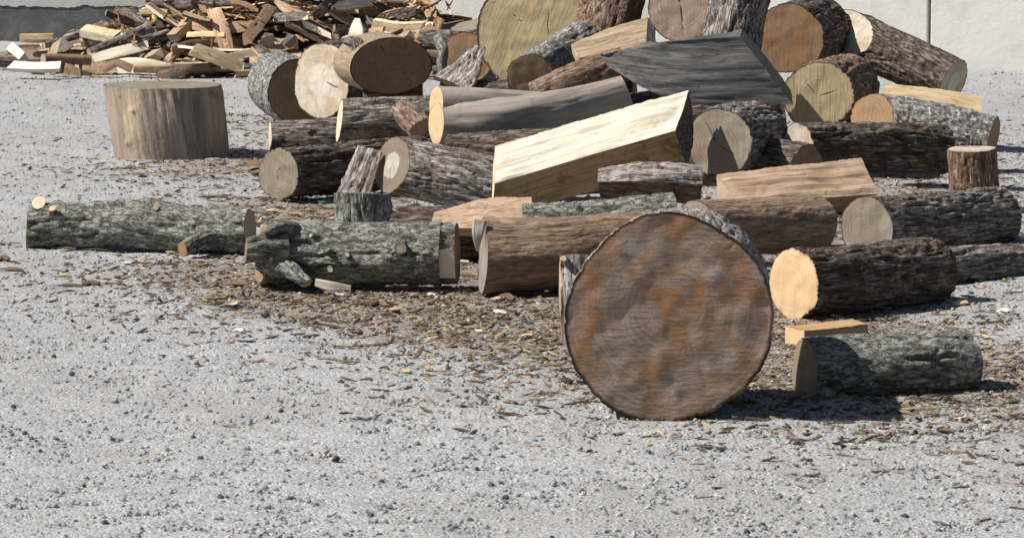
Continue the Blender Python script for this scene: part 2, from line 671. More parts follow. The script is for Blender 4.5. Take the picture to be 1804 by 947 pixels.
def split_mat(name, light, mid, dark, stain=None, amt=0.4, fib=1.0, grime=0.2):
    """riven or sawn long grain"""
    k = NT(name, 0.8, 0.18)
    v = jitter(k, k.attr('lc'))
    w = v
    g1 = k.noise(k.vm('MULTIPLY', w, (170, 170, 5.0)), 1.0, 4, 0.65, 0.3)
    g2 = k.noise(k.vm('MULTIPLY', w, (22, 22, 4.0)), 1.0, 4, 0.65, 0.8)
    c = k.ramp(k.ma('ADD', k.ma('MULTIPLY', g1, 0.55), k.ma('MULTIPLY', g2, 0.45)),
               [(0.32, dark), (0.47, mid), (0.62, light)])
    if stain:
        sm = k.mr(k.noise(w, 11, 5, 0.65, 1.0), 0.60 - 0.2 * amt, 0.74 - 0.2 * amt)
        c = k.mix(k.ma('MULTIPLY', sm, 0.75), c, stain)
    dm = k.mr(k.noise(w, 40, 4, 0.7), 0.55, 0.8)
    c = k.mix(k.ma('MULTIPLY', dm, grime), c, (dark[0] * 0.5, dark[1] * 0.5, dark[2] * 0.5))
    cl = k.ma('ABSOLUTE', k.ma('SUBTRACT', k.noise(k.vm('MULTIPLY', w, (60, 60, 3.0)), 1.0, 2, 0.5, 0.6), 0.5))
    ckl = k.mr(cl, 0.0, 0.02)
    c = k.mix(k.ma('MULTIPLY', k.ma('SUBTRACT', 1.0, ckl), 0.45 * fib), c, tuple(x * 0.45 for x in dark))
    hv = k.n('HueSaturation')
    k.l(c, hv.inputs['Color'])
    k.l(k.ma('ADD', k.ma('MULTIPLY', k.rand(), 0.40), 0.80), hv.inputs['Value'])
    b = k.bump(k.noise(k.vm('MULTIPLY', w, (150, 150, 5)), 1.0, 4, 0.6, 0.4), 0.003, 0.8 * fib)
    b = k.bump(ckl, 0.003, 0.6 * fib, b)
    return k.done(hv.outputs[0], b)


M = {}
# bark of many trees
M['moss'] = bark_mat('mossy_bark', (0.090, 0.088, 0.076), (0.195, 0.195, 0.172), (0.37, 0.375, 0.34), (0.080, 0.058, 0.044),
                     (0.35, 0.375, 0.335), 0.45, 3, 1.0, (0.125, 0.148, 0.098))
M['grey_furrow'] = bark_mat('grey_furrowed_bark', (0.045, 0.036, 0.031), (0.18, 0.156, 0.138), (0.43, 0.405, 0.38), (0.095, 0.058, 0.038),
                            (0.34, 0.34, 0.31), 0.25, 7)
M['dark_furrow'] = bark_mat('dark_furrowed_bark', (0.032, 0.025, 0.021), (0.105, 0.084, 0.072), (0.28, 0.25, 0.225), (0.105, 0.052, 0.030), None, 0.3, 7)
M['lichen'] = bark_mat('lichen_bark', (0.07, 0.066, 0.06), (0.21, 0.205, 0.195), (0.38, 0.38, 0.37), (0.10, 0.075, 0.055),
                       (0.43, 0.44, 0.42), 0.6, 3)
M['red_bark'] = bark_mat('flaky_red_bark', (0.06, 0.040, 0.032), (0.17, 0.115, 0.085), (0.33, 0.27, 0.225), (0.24, 0.105, 0.050), (0.33, 0.31, 0.28), 0.3, 6)
M['white_bark'] = bark_mat('pale_weathered_bark', (0.10, 0.085, 0.075), (0.30, 0.27, 0.25), (0.52, 0.50, 0.48), (0.20, 0.115, 0.075), (0.5, 0.48, 0.45), 0.5, 8)
M['brown_wood'] = bark_mat('barkless_brown_wood', (0.12, 0.076, 0.050), (0.235, 0.160, 0.110), (0.37, 0.272, 0.19), (0.12, 0.075, 0.05), (0.42, 0.32, 0.21), 0.20, 6, 0.5, None, 0.3)
# end grain
M['cut_grey'] = cut_mat('weathered_cut_face', (0.251, 0.204, 0.15), (0.168, 0.129, 0.091), (0.277, 0.252, 0.217), 0.35, None, 1.0, 0.4, 0.3)
M['cut_grey_heart'] = cut_mat('grey_cut_face_pale_heart', (0.218, 0.172, 0.129), (0.148, 0.113, 0.082), (0.156, 0.121, 0.09), 0.3, (0.47, 0.44, 0.38), 1.0, 0.3, 0.25)
M['cut_ash'] = cut_mat('ash_grey_cut_face', (0.30, 0.265, 0.24), (0.20, 0.172, 0.152), (0.24, 0.20, 0.17), 0.4, None, 0.8, 0.5, 0.3)
M['cut_pale'] = cut_mat('pale_cut_face', (0.43, 0.345, 0.255), (0.31, 0.235, 0.16), (0.50, 0.45, 0.39), 0.5, (0.56, 0.515, 0.45), 0.8, 0.45, 0.38)
M['cut_dark'] = cut_mat('dark_brown_cut_face', (0.245, 0.172, 0.112), (0.15, 0.102, 0.066), (0.30, 0.185, 0.095), 0.35, None, 1.2, 0.4, 0.4, dirtcol=(0.045, 0.032, 0.022))
M['cut_tan'] = cut_mat('yellow_tan_cut_face', (0.389, 0.309, 0.185), (0.271, 0.204, 0.112), (0.304, 0.257, 0.166), 0.35, None, 1.0, 1.0, 0.22, ray=0.45)
M['cut_orange'] = cut_mat('fresh_orange_cut_face', (0.626, 0.446, 0.27), (0.524, 0.352, 0.195), (0.57, 0.395, 0.22), 0.3, None, 0.6, 0.25, 0.10, bark_rim=(0.36, 0.25, 0.16))
M['cut_brown'] = cut_mat('brown_cut_face', (0.29, 0.19, 0.115), (0.185, 0.115, 0.068), (0.31, 0.165, 0.075), 0.4, None, 1.0, 0.5, 0.35)
M['cut_pink'] = cut_mat('pinkish_cut_face', (0.43, 0.315, 0.235), (0.30, 0.205, 0.145), (0.40, 0.32, 0.25), 0.35, None, 0.8, 0.4, 0.25)
M['cut_rot'] = cut_mat('weathered_brown_and_white_cut_face', (0.34, 0.255, 0.20), (0.235, 0.165, 0.122), (0.31, 0.15, 0.065), 0.48, None, 0.8, 1.0, 0.30, white=0.5, sawv_=(22, 120, 1), ray=0.3)
M['cut_fresh'] = cut_mat('fresh_pale_cut_face', (0.651, 0.554, 0.405), (0.546, 0.431, 0.279), (0.581, 0.458, 0.306), 0.25, None, 0.6, 0.2, 0.08)
# long grain
M['split_white'] = split_mat('fresh_white_split_wood', (0.80, 0.74, 0.61), (0.755, 0.68, 0.535), (0.66, 0.56, 0.41), (0.58, 0.40, 0.23), 0.12, 0.7, 0.06)
M['split_cream'] = split_mat('cream_split_wood', (0.72, 0.57, 0.37), (0.60, 0.45, 0.27), (0.42, 0.29, 0.16), (0.44, 0.27, 0.13), 0.3)
M['split_pink'] = split_mat('pinkish_split_wood', (0.60, 0.42, 0.28), (0.46, 0.30, 0.19), (0.29, 0.175, 0.105), (0.33, 0.20, 0.12), 0.35)
M['split_orange'] = split_mat('orange_split_wood', (0.58, 0.385, 0.215), (0.45, 0.28, 0.145), (0.29, 0.165, 0.08), (0.33, 0.19, 0.10), 0.35)
M['split_dull'] = split_mat('dull_pinkish_split_wood', (0.47, 0.335, 0.235), (0.34, 0.235, 0.16), (0.20, 0.13, 0.085), (0.26, 0.19, 0.14), 0.45)
M['smooth_grey'] = split_mat('smooth_grey_wood', (0.44, 0.385, 0.335), (0.345, 0.295, 0.252), (0.23, 0.192, 0.162), (0.25, 0.21, 0.178), 0.35, 0.35, 0.15)
M['split_gold_shaded'] = split_mat('golden_brown_shaded_split_wood', (0.42, 0.29, 0.15), (0.31, 0.20, 0.095), (0.17, 0.10, 0.045), (0.13, 0.08, 0.04), 0.4)  # golden brown wood, darkened to stand for the shade under the beam
M['split_brown'] = split_mat('brown_split_wood', (0.34, 0.23, 0.15), (0.235, 0.15, 0.092), (0.125, 0.075, 0.045), (0.18, 0.10, 0.055), 0.4)
M['split_grey'] = split_mat('grey_weathered_split_wood', (0.15, 0.148, 0.147), (0.092, 0.09, 0.09), (0.045, 0.043, 0.042), (0.10, 0.085, 0.07), 0.3)
M['split_tan'] = split_mat('tan_split_wood', (0.44, 0.345, 0.235), (0.33, 0.245, 0.16), (0.20, 0.14, 0.085), (0.27, 0.17, 0.10), 0.35)
M['shell_brown'] = split_mat('brown_inner_bark', (0.20, 0.145, 0.10), (0.135, 0.092, 0.062), (0.075, 0.048, 0.032), (0.12, 0.07, 0.04), 0.4)


def stump_mat():
    k = NT('barkless_chopping_block_wood', 0.82, 0.2)
    v = k.attr('lc')
    vs_ = k.vm('MULTIPLY', v, (1, 1, 0.12))
    c = k.ramp(k.noise(vs_, 16, 6, 0.68, 0.5), [(0.30, (0.18, 0.145, 0.115)), (0.47, (0.29, 0.232, 0.182)), (0.60, (0.36, 0.292, 0.225)), (0.74, (0.47, 0.39, 0.295))])
    st = k.mr(k.noise(k.vm('MULTIPLY', v, (1, 1, 0.3)), 8, 5, 0.65, 0.8), 0.50, 0.66)
    c = k.mix(k.ma('MULTIPLY', st, 0.75), c, (0.095, 0.086, 0.080))
    ck_ = k.ma('ABSOLUTE', k.ma('SUBTRACT', k.noise(k.vm('MULTIPLY', v, (1, 1, 0.10)), 24, 3, 0.6, 0.6), 0.5))
    ckm = k.mr(ck_, 0.0, 0.012)
    c = k.mix(k.ma('MULTIPLY', k.ma('SUBTRACT', 1.0, ckm), 0.28), c, (0.06, 0.048, 0.04))
    pl = k.mr(k.noise(k.vm('ADD', k.vm('MULTIPLY', v, (1, 1, 0.25)), (3.1, 1.7, 4.0)), 9, 4, 0.6, 0.6), 0.57, 0.70)
    c = k.mix(k.ma('MULTIPLY', pl, 0.7), c, (0.50, 0.395, 0.265))
    fl = k.mr(k.noise(k.vm('MULTIPLY', v, (1, 1, 0.03)), 210, 4, 0.65), 0.52, 0.70)
    c = k.mix(k.ma('MULTIPLY', fl, 0.18), c, (0.13, 0.095, 0.065))
    sp = k.mr(k.noise(v, 120, 3, 0.6), 0.66, 0.74)
    c = k.mix(k.ma('MULTIPLY', sp, 0.5), c, (0.08, 0.062, 0.05))
    b = k.bump(k.noise(k.vm('MULTIPLY', v, (1, 1, 0.06)), 90, 4, 0.6), 0.003, 0.5)
    b = k.bump(k.noise(v, 26, 4, 0.6), 0.008, 0.5, b)
    b = k.bump(ckm, 0.003, 0.5, b)
    return k.done(c, b)


M['stump'] = stump_mat()


def gravel_mat():
    k = NT('pale_crushed_gravel', 0.95, 0.1)
    p = k.objc()
    cell = k.n('TexVoronoi', feature='F1')
    k.l(p, cell.inputs['Vector'])
    cell.inputs['Scale'].default_value = 140
    cell2 = k.n('TexVoronoi', feature='F1')
    k.l(p, cell2.inputs['Vector'])
    cell2.inputs['Scale'].default_value = 62
    sc = k.n('SeparateColor')
    k.l(cell.outputs['Color'], sc.inputs[0])
    sc2 = k.n('SeparateColor')
    k.l(cell2.outputs['Color'], sc2.inputs[0])
    g = k.ramp(sc.outputs[0], [(0.0, (0.185, 0.187, 0.195)), (0.3, (0.305, 0.308, 0.318)), (0.75, (0.395, 0.398, 0.405)), (1.0, (0.55, 0.55, 0.545))])
    g2 = k.ramp(sc2.outputs[1], [(0.0, (0.25, 0.25, 0.256)), (0.5, (0.375, 0.376, 0.38)), (1.0, (0.48, 0.478, 0.472))])
    c = k.mix(0.4, g, g2)
    big = k.noise(p, 0.9, 5, 0.6)
    c = k.mix(k.ma('MULTIPLY', k.mr(big, 0.42, 0.66), 0.35), c, (0.27, 0.262, 0.25))
    mid = k.noise(p, 7, 5, 0.65)
    c = k.mix(k.ma('MULTIPLY', k.mr(mid, 0.52, 0.74), 0.4), c, (0.22, 0.205, 0.185))
    # trampled bark and wood dust that spreads round the log pile
    sx = k.n('SeparateXYZ')
    k.l(p, sx.inputs[0])
    lit = k.attr('litter', True)
    dust = k.ma('ADD', lit, k.ma('SUBTRACT', k.noise(p, 3.2, 6, 0.7), 0.5))
    dm = k.mr(dust, 0.30, 0.75)
    bits = k.ramp(k.noise(k.vm('MULTIPLY', p, (0.45, 1, 1)), 75, 4, 0.7), [(0.35, (0.07, 0.05, 0.036)), (0.5, (0.19, 0.145, 0.108)), (0.66, (0.36, 0.30, 0.24))])
    c = k.mix(k.ma('MULTIPLY', dm, 0.72), c, bits)
    h1 = k.ma('SUBTRACT', 1.0, cell.outputs['Distance'])
    h2 = k.ma('SUBTRACT', 1.0, cell2.outputs['Distance'])
    b = k.bump(h2, 0.005, 0.55)
    b = k.bump(h1, 0.004, 0.75, b)
    b = k.bump(k.noise(p, 240, 3, 0.6), 0.003, 0.6, b)
    return k.done(c, b)


M['gravel'] = gravel_mat()


def stone_mat(name, stops):
    k = NT(name, 0.9, 0.15)
    c = k.ramp(k.rand(), stops)
    n = k.noise(k.objc(), 1.7, 4, 0.6)
    c = k.mix(k.ma('MULTIPLY', k.mr(n, 0.4, 0.7), 0.25), c, (0.22, 0.215, 0.21))
    return k.done(c, k.bump(k.noise(k.objc(), 4, 4, 0.6), 0.15, 0.5))


M['stone'] = stone_mat('crushed_stone', [(0.0, (0.24, 0.24, 0.245)), (0.3, (0.40, 0.40, 0.40)), (0.7, (0.50, 0.50, 0.495)), (1.0, (0.64, 0.635, 0.62))])
M['dark_stone'] = stone_mat('dark_pebble', [(0.0, (0.05, 0.05, 0.055)), (1.0, (0.13, 0.13, 0.13))])
M['chipmix'] = stone_mat('wood_litter', [(0.0, (0.06, 0.042, 0.03)), (0.35, (0.15, 0.10, 0.065)), (0.65, (0.28, 0.20, 0.13)), (0.9, (0.50, 0.38, 0.24)), (1.0, (0.62, 0.52, 0.36))])


def concrete_mat(name, light, mid, drips=0.5):
    k = NT(name, 0.9, 0.15)
    p = k.objc()
    c = k.mix(k.mr(k.noise(p, 1.6, 6, 0.65), 0.35, 0.7), light, mid)
    st = k.mr(k.noise(k.vm('MULTIPLY', p, (1, 1, 0.08)), 16, 5, 0.65), 0.55, 0.75)
    c = k.mix(k.ma('MULTIPLY', st, 0.25), c, (mid[0] * 0.65, mid[1] * 0.65, mid[2] * 0.62))
    dr = k.mr(k.noise(k.vm('MULTIPLY', p, (1, 1, 0.16)), 22, 2, 0.5), 0.72, 0.76)
    c = k.mix(k.ma('MULTIPLY', dr, drips), c, (0.75, 0.75, 0.74))
    sp = k.mr(k.noise(p, 60, 4, 0.7), 0.62, 0.72)
    c = k.mix(k.ma('MULTIPLY', sp, 0.25), c, (mid[0] * 0.5, mid[1] * 0.5, mid[2] * 0.5))
    b = k.bump(k.noise(p, 70, 5, 0.65), 0.004, 0.5)
    b = k.bump(k.noise(p, 9, 3, 0.6), 0.02, 0.25, b)
    return k.done(c, b)


M['concrete'] = concrete_mat('pale_concrete', (0.56, 0.55, 0.52), (0.46, 0.45, 0.42))
M['post'] = concrete_mat('grey_concrete_joint', (0.22, 0.22, 0.215), (0.16, 0.16, 0.158), 0.1)


def tar_mat():
    k = NT('dark_sealed_concrete', 0.85, 0.2)
    p = k.objc()
    c = k.ramp(k.noise(p, 5, 6, 0.7), [(0.3, (0.075, 0.076, 0.078)), (0.5, (0.115, 0.115, 0.116)), (0.7, (0.17, 0.17, 0.168))])
    ru = k.mr(k.noise(k.vm('MULTIPLY', p, (1, 1, 1.6)), 6, 4, 0.6), 0.58, 0.72)
    c = k.mix(k.ma('MULTIPLY', ru, 0.5), c, (0.12, 0.085, 0.065))
    wh = k.mr(k.noise(k.vm('MULTIPLY', p, (1, 1, 0.3)), 9, 5, 0.75), 0.66, 0.74)
    c = k.mix(k.ma('MULTIPLY', wh, 0.55), c, (0.42, 0.43, 0.43))
    sp = k.mr(k.noise(p, 90, 3, 0.7), 0.64, 0.74)
    c = k.mix(k.ma('MULTIPLY', sp, 0.3), c, (0.3, 0.3, 0.3))
    return k.done(c, k.bump(k.noise(p, 60, 5, 0.65), 0.006, 0.6))


M['tar'] = tar_mat()


def plain(name, col, rough=0.6):
    k = NT(name, rough, 0.3)
    n = k.noise(k.objc(), 30, 4, 0.6)
    c = k.mix(k.mr(n, 0.3, 0.7), tuple(x * 0.7 for x in col), col)
    return k.done(c)


M['teal'] = plain('teal_plastic', (0.02, 0.10, 0.10), 0.5)
M['leaf'] = plain('weed_leaf', (0.10, 0.17, 0.04), 0.7)

# ------------------------------------------------------------------ ground
def litter_at(x, y):
    s = np.zeros(np.shape(x))
    for px, py, rx, ry, a in ((530, 372, .55, .8, .75), (640, 515, .75, .8, .65), (860, 525, .7, .8, .7), (400, 300, .45, .7, .34), (250, 300, .5, .6, .2),
                              (1100, 560, .8, 1.2, .7), (1420, 640, .8, 1.2, .6), (1000, 260, 1.6, 2.2, .8), (380, 470, .5, .6, .28), (330, 470, .9, .7, .12),
                              (1500, 420, .9, 1.5, .7), (1650, 330, .7, 1.3, .4), (1750, 700, .7, 1.0, .25), (450, 215, .6, 1.0, .25), (300, 128, 1.9, .5, .35), (700, 110, 1.2, .8, .4)):
        c = G(px, py)
        s = s + a * np.exp(-((x - c[0]) / rx) ** 2 - ((y - c[1]) / ry) ** 2)
    return np.clip(s, 0, 1)


def ground_z(x, y):
    p = np.stack([x, y, np.zeros(np.shape(x))], -1)
    return 0.012 * fbm(p * 0.7, 3, 5) + 0.004 * fbm(p * 5, 2, 9)


def axis_pts(segs):
    out = [np.linspace(a, b, n, endpoint=False) for a, b, n in segs]
    return np.concatenate(out + [[segs[-1][1]]])


gx = axis_pts([(-220, -30, 10), (-30, -5, 25), (-5, 5, 290), (5, 30, 25), (30, 220, 10)])
gy = axis_pts([(-60, 6, 14), (6, 21, 420), (21, 30, 130), (30, 60, 15), (60, 400, 10)])
GX, GY = np.meshgrid(gx, gy)
GZ = ground_z(GX, GY)
GZ += 0.006 * fbm(np.stack([GX, GY, 0 * GX], -1) * 14, 3, 21) * ((GX > -5) & (GX < 5))
nx, ny = len(gx), len(gy)
a_ = np.arange(ny - 1)[:, None] * nx
j_ = np.arange(nx - 1)[None]
gq = np.stack([a_ + j_, a_ + j_ + 1, a_ + nx + j_ + 1, a_ + nx + j_], -1).reshape(-1, 4)
me = mesh_from('ground', np.stack([GX, GY, GZ], -1).reshape(-1, 3), gq, M['gravel'], True, {'litter': litter_at(GX, GY).ravel()})
tag(link(bpy.data.objects.new('ground', me)), kind='structure')


# ------------------------------------------------------------------ concrete walls behind
def box_mesh(name, x0, x1, y0, y1, z0, z1, mat, bev=0.012):
    import bmesh
    bm = bmesh.new()
    bmesh.ops.create_cube(bm, size=1)
    for v in bm.verts:
        v.co = Vector(((x0 + x1) / 2 + v.co.x * (x1 - x0), (y0 + y1) / 2 + v.co.y * (y1 - y0), (z0 + z1) / 2 + v.co.z * (z1 - z0)))
    bmesh.ops.bevel(bm, geom=bm.edges[:], offset=bev, segments=2, affect='EDGES', profile=0.6)
    me = bpy.data.meshes.new(name)
    bm.to_mesh(me)
    bm.free()
    me.materials.append(mat)
    return me


def part_box(name, root, *a, **k):
    return link(bpy.data.objects.new(name, box_mesh(name, *a, **k)), root)


def ragged_panel(name, root, x0, x1, y, z0, z1, t, mat, seed, ragged):
    """a slab whose lower edge is ragged by 'ragged' metres (a render coat that ends unevenly)"""
    n = int((x1 - x0) / 0.012)
    xs = np.linspace(x0, x1, n)
    p = np.stack([xs * 9, np.zeros(n), np.zeros(n)], -1)
    low = z0 + ragged * (np.clip(fbm(p, 4, seed, 0.6), -1, 1) - 0.2)
    front = np.stack([np.stack([xs, np.full(n, y), low], -1), np.stack([xs, np.full(n, y), np.full(n, z1)], -1),
                      np.stack([xs, np.full(n, y + t), np.full(n, z1)], -1), np.stack([xs, np.full(n, y + t), low], -1)])
    v = front.reshape(-1, 3)
    q = []
    for r in range(4):
        r2 = (r + 1) % 4
        for i in range(n - 1):
            q.append((r * n + i, r * n + i + 1, r2 * n + i + 1, r2 * n + i))
    me = mesh_from(name, v, np.array(q)[:, ::1], mat, False)
    me.update()
    return link(bpy.data.objects.new(name, me), root)


w1 = G(-60, 73)
wall_left = empty('concrete_wall', (w1[0], w1[1], 0))
wall_left.rotation_euler = (0, 0, R(-5))
tag(wall_left, 'long concrete wall with a dark sealed base behind the split firewood heap', 'wall')
part_box('dark_base', wall_left, -3.0, 2.86, 0, 0.25, -0.1, 0.27, M['tar'], bev=0.015)
ragged_panel('upper_wall', wall_left, -3.0, 2.86, -0.006, 0.268, 1.5, 0.2, M['concrete'], 4, 0.020)
w2 = P(697, 60, 27.3)
wall_right = empty('concrete_wall', (w2[0], w2[1], 0))
wall_right.rotation_euler = (0, 0, R(-27))
tag(wall_right, 'pale concrete panel wall with a dark vertical joint behind the log pile', 'wall')
part_box('wall_panel', wall_right, -1.13, -0.020, 0, 0.2, -0.1, 1.5, M['concrete'])
part_box('joint_post', wall_right, -0.018, 0.018, 0.012, 0.2, -0.1, 1.5, M['post'], bev=0.004)
for k_ in range(4):
    part_box('wall_panel', wall_right, 0.020 + k_ * 2.0, 2.0 + k_ * 2.0, 0, 0.2, -0.1, 1.5, M['concrete'])
    if k_:
        part_box('joint_post', wall_right, k_ * 2.0 + 0.002, k_ * 2.0 + 0.018, 0.03, 0.2, -0.1, 1.49, M['post'], bev=0.003)

# ------------------------------------------------------------------ the logs
def rp(rpx, Y):
    return rpx * Y / FOC


def log(name, label, px, bark, kind, cut, cutB=None, group=None, seed=1, lob=0.05, sx=1.0, sy=1.0, cat='log', **kw):
    """px: list of (x, y, distance, radius in pixels) along the axis"""
    pts = [P(x, y, Y) for x, y, Y, r in px]
    rad = [rp(r, Y) for x, y, Y, r in px]
    kw.setdefault('res', 0.0056 if px[0][2] < 14.5 else (0.0066 if px[0][2] < 17 else 0.009))
    root, parts = wood(name, pts, rad, sec_round(lob, seed, sx, sy), {'bark': M[bark], 'cut': M[cut]}, {'bark': kind}, seed=seed,
                       cap_mats={1: M[cutB or cut]}, **kw)
    tag(root, label, cat, group)
    return root


def stub(root, px, bark, kind, cut, seed, name='branch_stub', capA=False, **kw):
    pts = [P(x, y, Y) for x, y, Y, r in px]
    rad = [rp(r, Y) for x, y, Y, r in px]
    kw.setdefault('res', 0.0035 if name == 'knot' else 0.006)
    wood(name, pts, rad, sec_round(0.06, seed), {'bark': M[bark], 'cut': M[cut]}, {'bark': kind}, root=root, seed=seed, part=name, capA=capA, **kw)


def split(name, label, pts, sec, mats, kinds, cat='split log', group=None, rad=None, **kw):
    pts = [P(*p) for p in pts]
    kw.setdefault('res', 0.008)
    root, parts = wood(name, pts, rad or [1.0] * len(pts), sec_poly(sec), mats, kinds, **kw)
    tag(root, label, cat, group)
    return root


# --- chopping block
st, sp_ = wood('chopping_block', [P(302, 276.5, 18.3), P(293, 214, 18.3), P(283.5, 149.5, 18.32)], [rp(101, 18.3), rp(103, 18.3), rp(103, 18.3)],
               sec_round(0.030, 3), {'bark': M['stump'], 'cut': M['cut_grey']}, {'bark': 'smooth'}, up=(0, 1, 0), nB=(0.0, -0.004, 1), nA=(0.02, 0, -1), seed=33,
               res=0.009, lump=0.025, cap_mats={1: M['cut_grey']}, amp=3.0,
               bulges=((0.68, 4.25, 0.03, 0.05, 0.010), (0.28, 4.02, 0.035, 0.05, 0.010)))
for o in sp_:
    if o.name.startswith('bark'):
        o.name = 'block_side'
tag(st, 'short wide barkless chopping block standing alone on the gravel', 'chopping block')
# --- foreground
lg = log('mossy_log', 'long green-grey mossy log lying alone at the left front with a fresh white knot scar',
         [(50, 396, 14.3, 40), (130, 394, 14.25, 41), (230, 394, 14.18, 43), (330, 401, 14.11, 43), (441, 405, 14.02, 41)], 'moss', 'moss', 'cut_brown', 'cut_pink', seed=12, lob=0.06, lump=0.10, nB=(0.985, -0.17, 0.02), nA=(-1, -0.04, 0.08),
         bulges=((0.05, 1.75, 0.03, 0.22, 0.010), (0.56, 1.9, 0.035, 0.3, 0.016), (0.09, 2.3, 0.03, 0.2, 0.010), (0.80, 3.5, 0.09, 0.35, 0.014)))
stub(lg, [(395, 416, 14.02, 17), (360, 424, 13.96, 15), (322, 440, 13.90, 13)], 'moss', 'moss', 'cut_brown', 31, nB=(-0.75, -0.65, -0.1))
stub(lg, [(70, 372, 14.25, 14), (68, 357, 14.235, 13)], 'moss', 'smooth', 'cut_fresh', 32, name='knot', nB=(-0.1, -0.75, 0.66))
stub(lg, [(92, 374, 14.19, 8), (92, 367, 14.165, 6)], 'red_bark', 'smooth', 'cut_orange', 34, name='knot', nB=(-0.2, -0.7, 0.66))
stub(lg, [(268, 374, 14.16, 14), (264, 352, 14.14, 8)], 'moss', 'moss', 'cut_orange', 35, nB=(-0.35, -0.35, 0.86))
stub(lg, [(272, 372, 14.10, 8), (274, 366, 14.07, 5)], 'red_bark', 'smooth', 'cut_orange', 36, name='knot')
stub(lg, [(390, 388, 14.04, 12), (386, 381, 14.0, 7)], 'red_bark', 'smooth', 'cut_pink', 37, name='knot')

lg = log('mossy_log', 'green mossy log with branch stubs and a notched pale right end, front centre',
         [(462, 447, 13.08, 52), (540, 446, 13.08, 54), (660, 447, 13.04, 55), (778, 446, 13.02, 56)], 'moss', 'moss', 'cut_brown', 'cut_brown', seed=47, lob=0.06, lump=0.10, nA=(-0.93, -0.25, 0.15), nB=(0.995, -0.08, 0),
         bulges=((0.72, 3.2, 0.05, 0.25, 0.012), (0.02, 3.6, 0.12, 0.8, 0.012), (0.22, 2.2, 0.04, 0.3, 0.012)))
stub(lg, [(500, 436, 13.02, 30), (465, 436, 12.99, 25), (433, 440, 12.97, 21)], 'moss', 'moss', 'cut_brown', 41, nB=(-0.97, -0.15, 0.1))
stub(lg, [(470, 458, 13.04, 26), (510, 478, 12.95, 16), (541, 499, 12.90, 10)], 'moss', 'moss', 'cut_pink', 42, nB=(0.5, -0.6, -0.6))
stub(lg, [(520, 402, 13.04, 14), (490, 398, 13.0, 12), (464, 412, 12.98, 9)], 'moss', 'moss', 'cut_brown', 43)
stub(lg, [(560, 420, 12.96, 9), (548, 416, 12.92, 6)], 'moss', 'moss', 'cut_fresh', 44, nB=(-0.4, -0.85, 0.0))
stub(lg, [(692, 438, 13.0, 27), (700, 437, 12.925, 18), (705, 437, 12.897, 11)], 'moss', 'moss', 'cut_pale', 45, name='knot', nB=(0.25, -0.9, 0.25))
stub(lg, [(582, 473, 12.96, 6), (582, 475, 12.915, 4.5)], 'moss', 'smooth', 'cut_fresh', 46, name='knot', nB=(0.0, -1, 0.1))
stub(lg, [(612, 449, 12.95, 5), (612, 449, 12.918, 3.5)], 'moss', 'smooth', 'cut_fresh', 48, name='knot', nB=(0.0, -1, 0.2))
# the tongue of wood left standing beyond the notch
Yn = 13.02
wood('notch', [P(776, 446, Yn), P(805, 446, Yn - 0.004)], [rp(55, Yn)] * 2,
     sec_poly([(0.98, -0.1, 'bark', 0.25), (0.1, 0.99, 'bark', 0.12), (-0.42, 0.88, 'bark', 0.05), (-0.84, 0.22, 'split1', 0.0), (-0.60, -0.76, 'bark', 0.16), (0.1, -0.98, 'bark', 0.25)]),
     {'bark': M['moss'], 'split1': M['split_white'], 'cut': M['cut_brown']}, {'bark': 'moss', 'split1': 'split'}, root=lg, seed=49, capA=False, res=0.007, nB=(0.99, -0.1, 0.02))

lg = log('barkless_log', 'thick brown barkless log with grey left end behind the big rotten round',
         [(851, 450, 12.86, 66), (960, 447, 12.9, 65), (1080, 440, 13.0, 63), (1150, 436, 13.06, 61)], 'brown_wood', 'peeled', 'cut_ash', 'cut_grey', seed=52, lob=0.04, lump=0.05, nA=(-0.99, -0.13, 0.05), amp=1.4)
split('bark_strip', 'thin grey strip of bark hanging off the left end of the brown barkless log', [(846, 388, 12.80, ), (842, 412, 12.79), (841, 442, 12.80)],
      [(-0.010, -0.022, 'bark', 0), (0.0, -0.022, 'bark', 0), (0.0, 0.020, 'bark', 0), (-0.010, 0.020, 'bark', 0)], {'bark': M['smooth_grey'], 'cut': M['cut_grey']}, {'bark': 'smooth'}, rad=[1.1, 0.9, 0.15], up=(1, 0, 0), seed=3, res=0.006, cat='bark')

BIGY = 10.05
big = log('log_round', 'huge weathered log round with rusty and white stains facing the camera',
          [(1182, 563, BIGY, 188), (1190, 545, BIGY + 0.26, 180), (1198, 531, BIGY + 0.46, 169)], 'white_bark', 'furrow', 'cut_rot', 'cut_brown', seed=61, lob=0.06, lump=0.05, amp=0.6, nA=(0.0, -1.0, -0.03), res=0.006,
          checks=((0, 2.35, 0.8, 1.0, 0.0015, 0.004), (0, 1.9, 0.85, 1.0, 0.0014, 0.004), (0, 1.45, 0.8, 1.0, 0.0014, 0.004), (0, 0.7, 0.78, 1.0, 0.0014, 0.004)))
lg = split('split_chunk', 'small upright bark-covered chunk with a white patch left of the huge round', [(1012, 606, 11.62), (1014, 530, 11.62), (1014, 452, 11.66)],
           [(0.042, -0.03, 'bark', 0.12), (0.046, 0.04, 'bark', 0.1), (-0.044, 0.046, 'split1', 0.0), (-0.048, -0.03, 'bark', 0.15)],
           {'bark': M['white_bark'], 'split1': M['split_tan'], 'cut': M['cut_grey']}, {'bark': 'furrow'}, seed=63, up=(0, 1, 0), res=0.006)
stub(lg, [(994, 458, 11.62, 8), (993, 455, 11.575, 5)], 'white_bark', 'smooth', 'cut_fresh', 64, name='knot', nB=(-0.1, -1, 0.2))

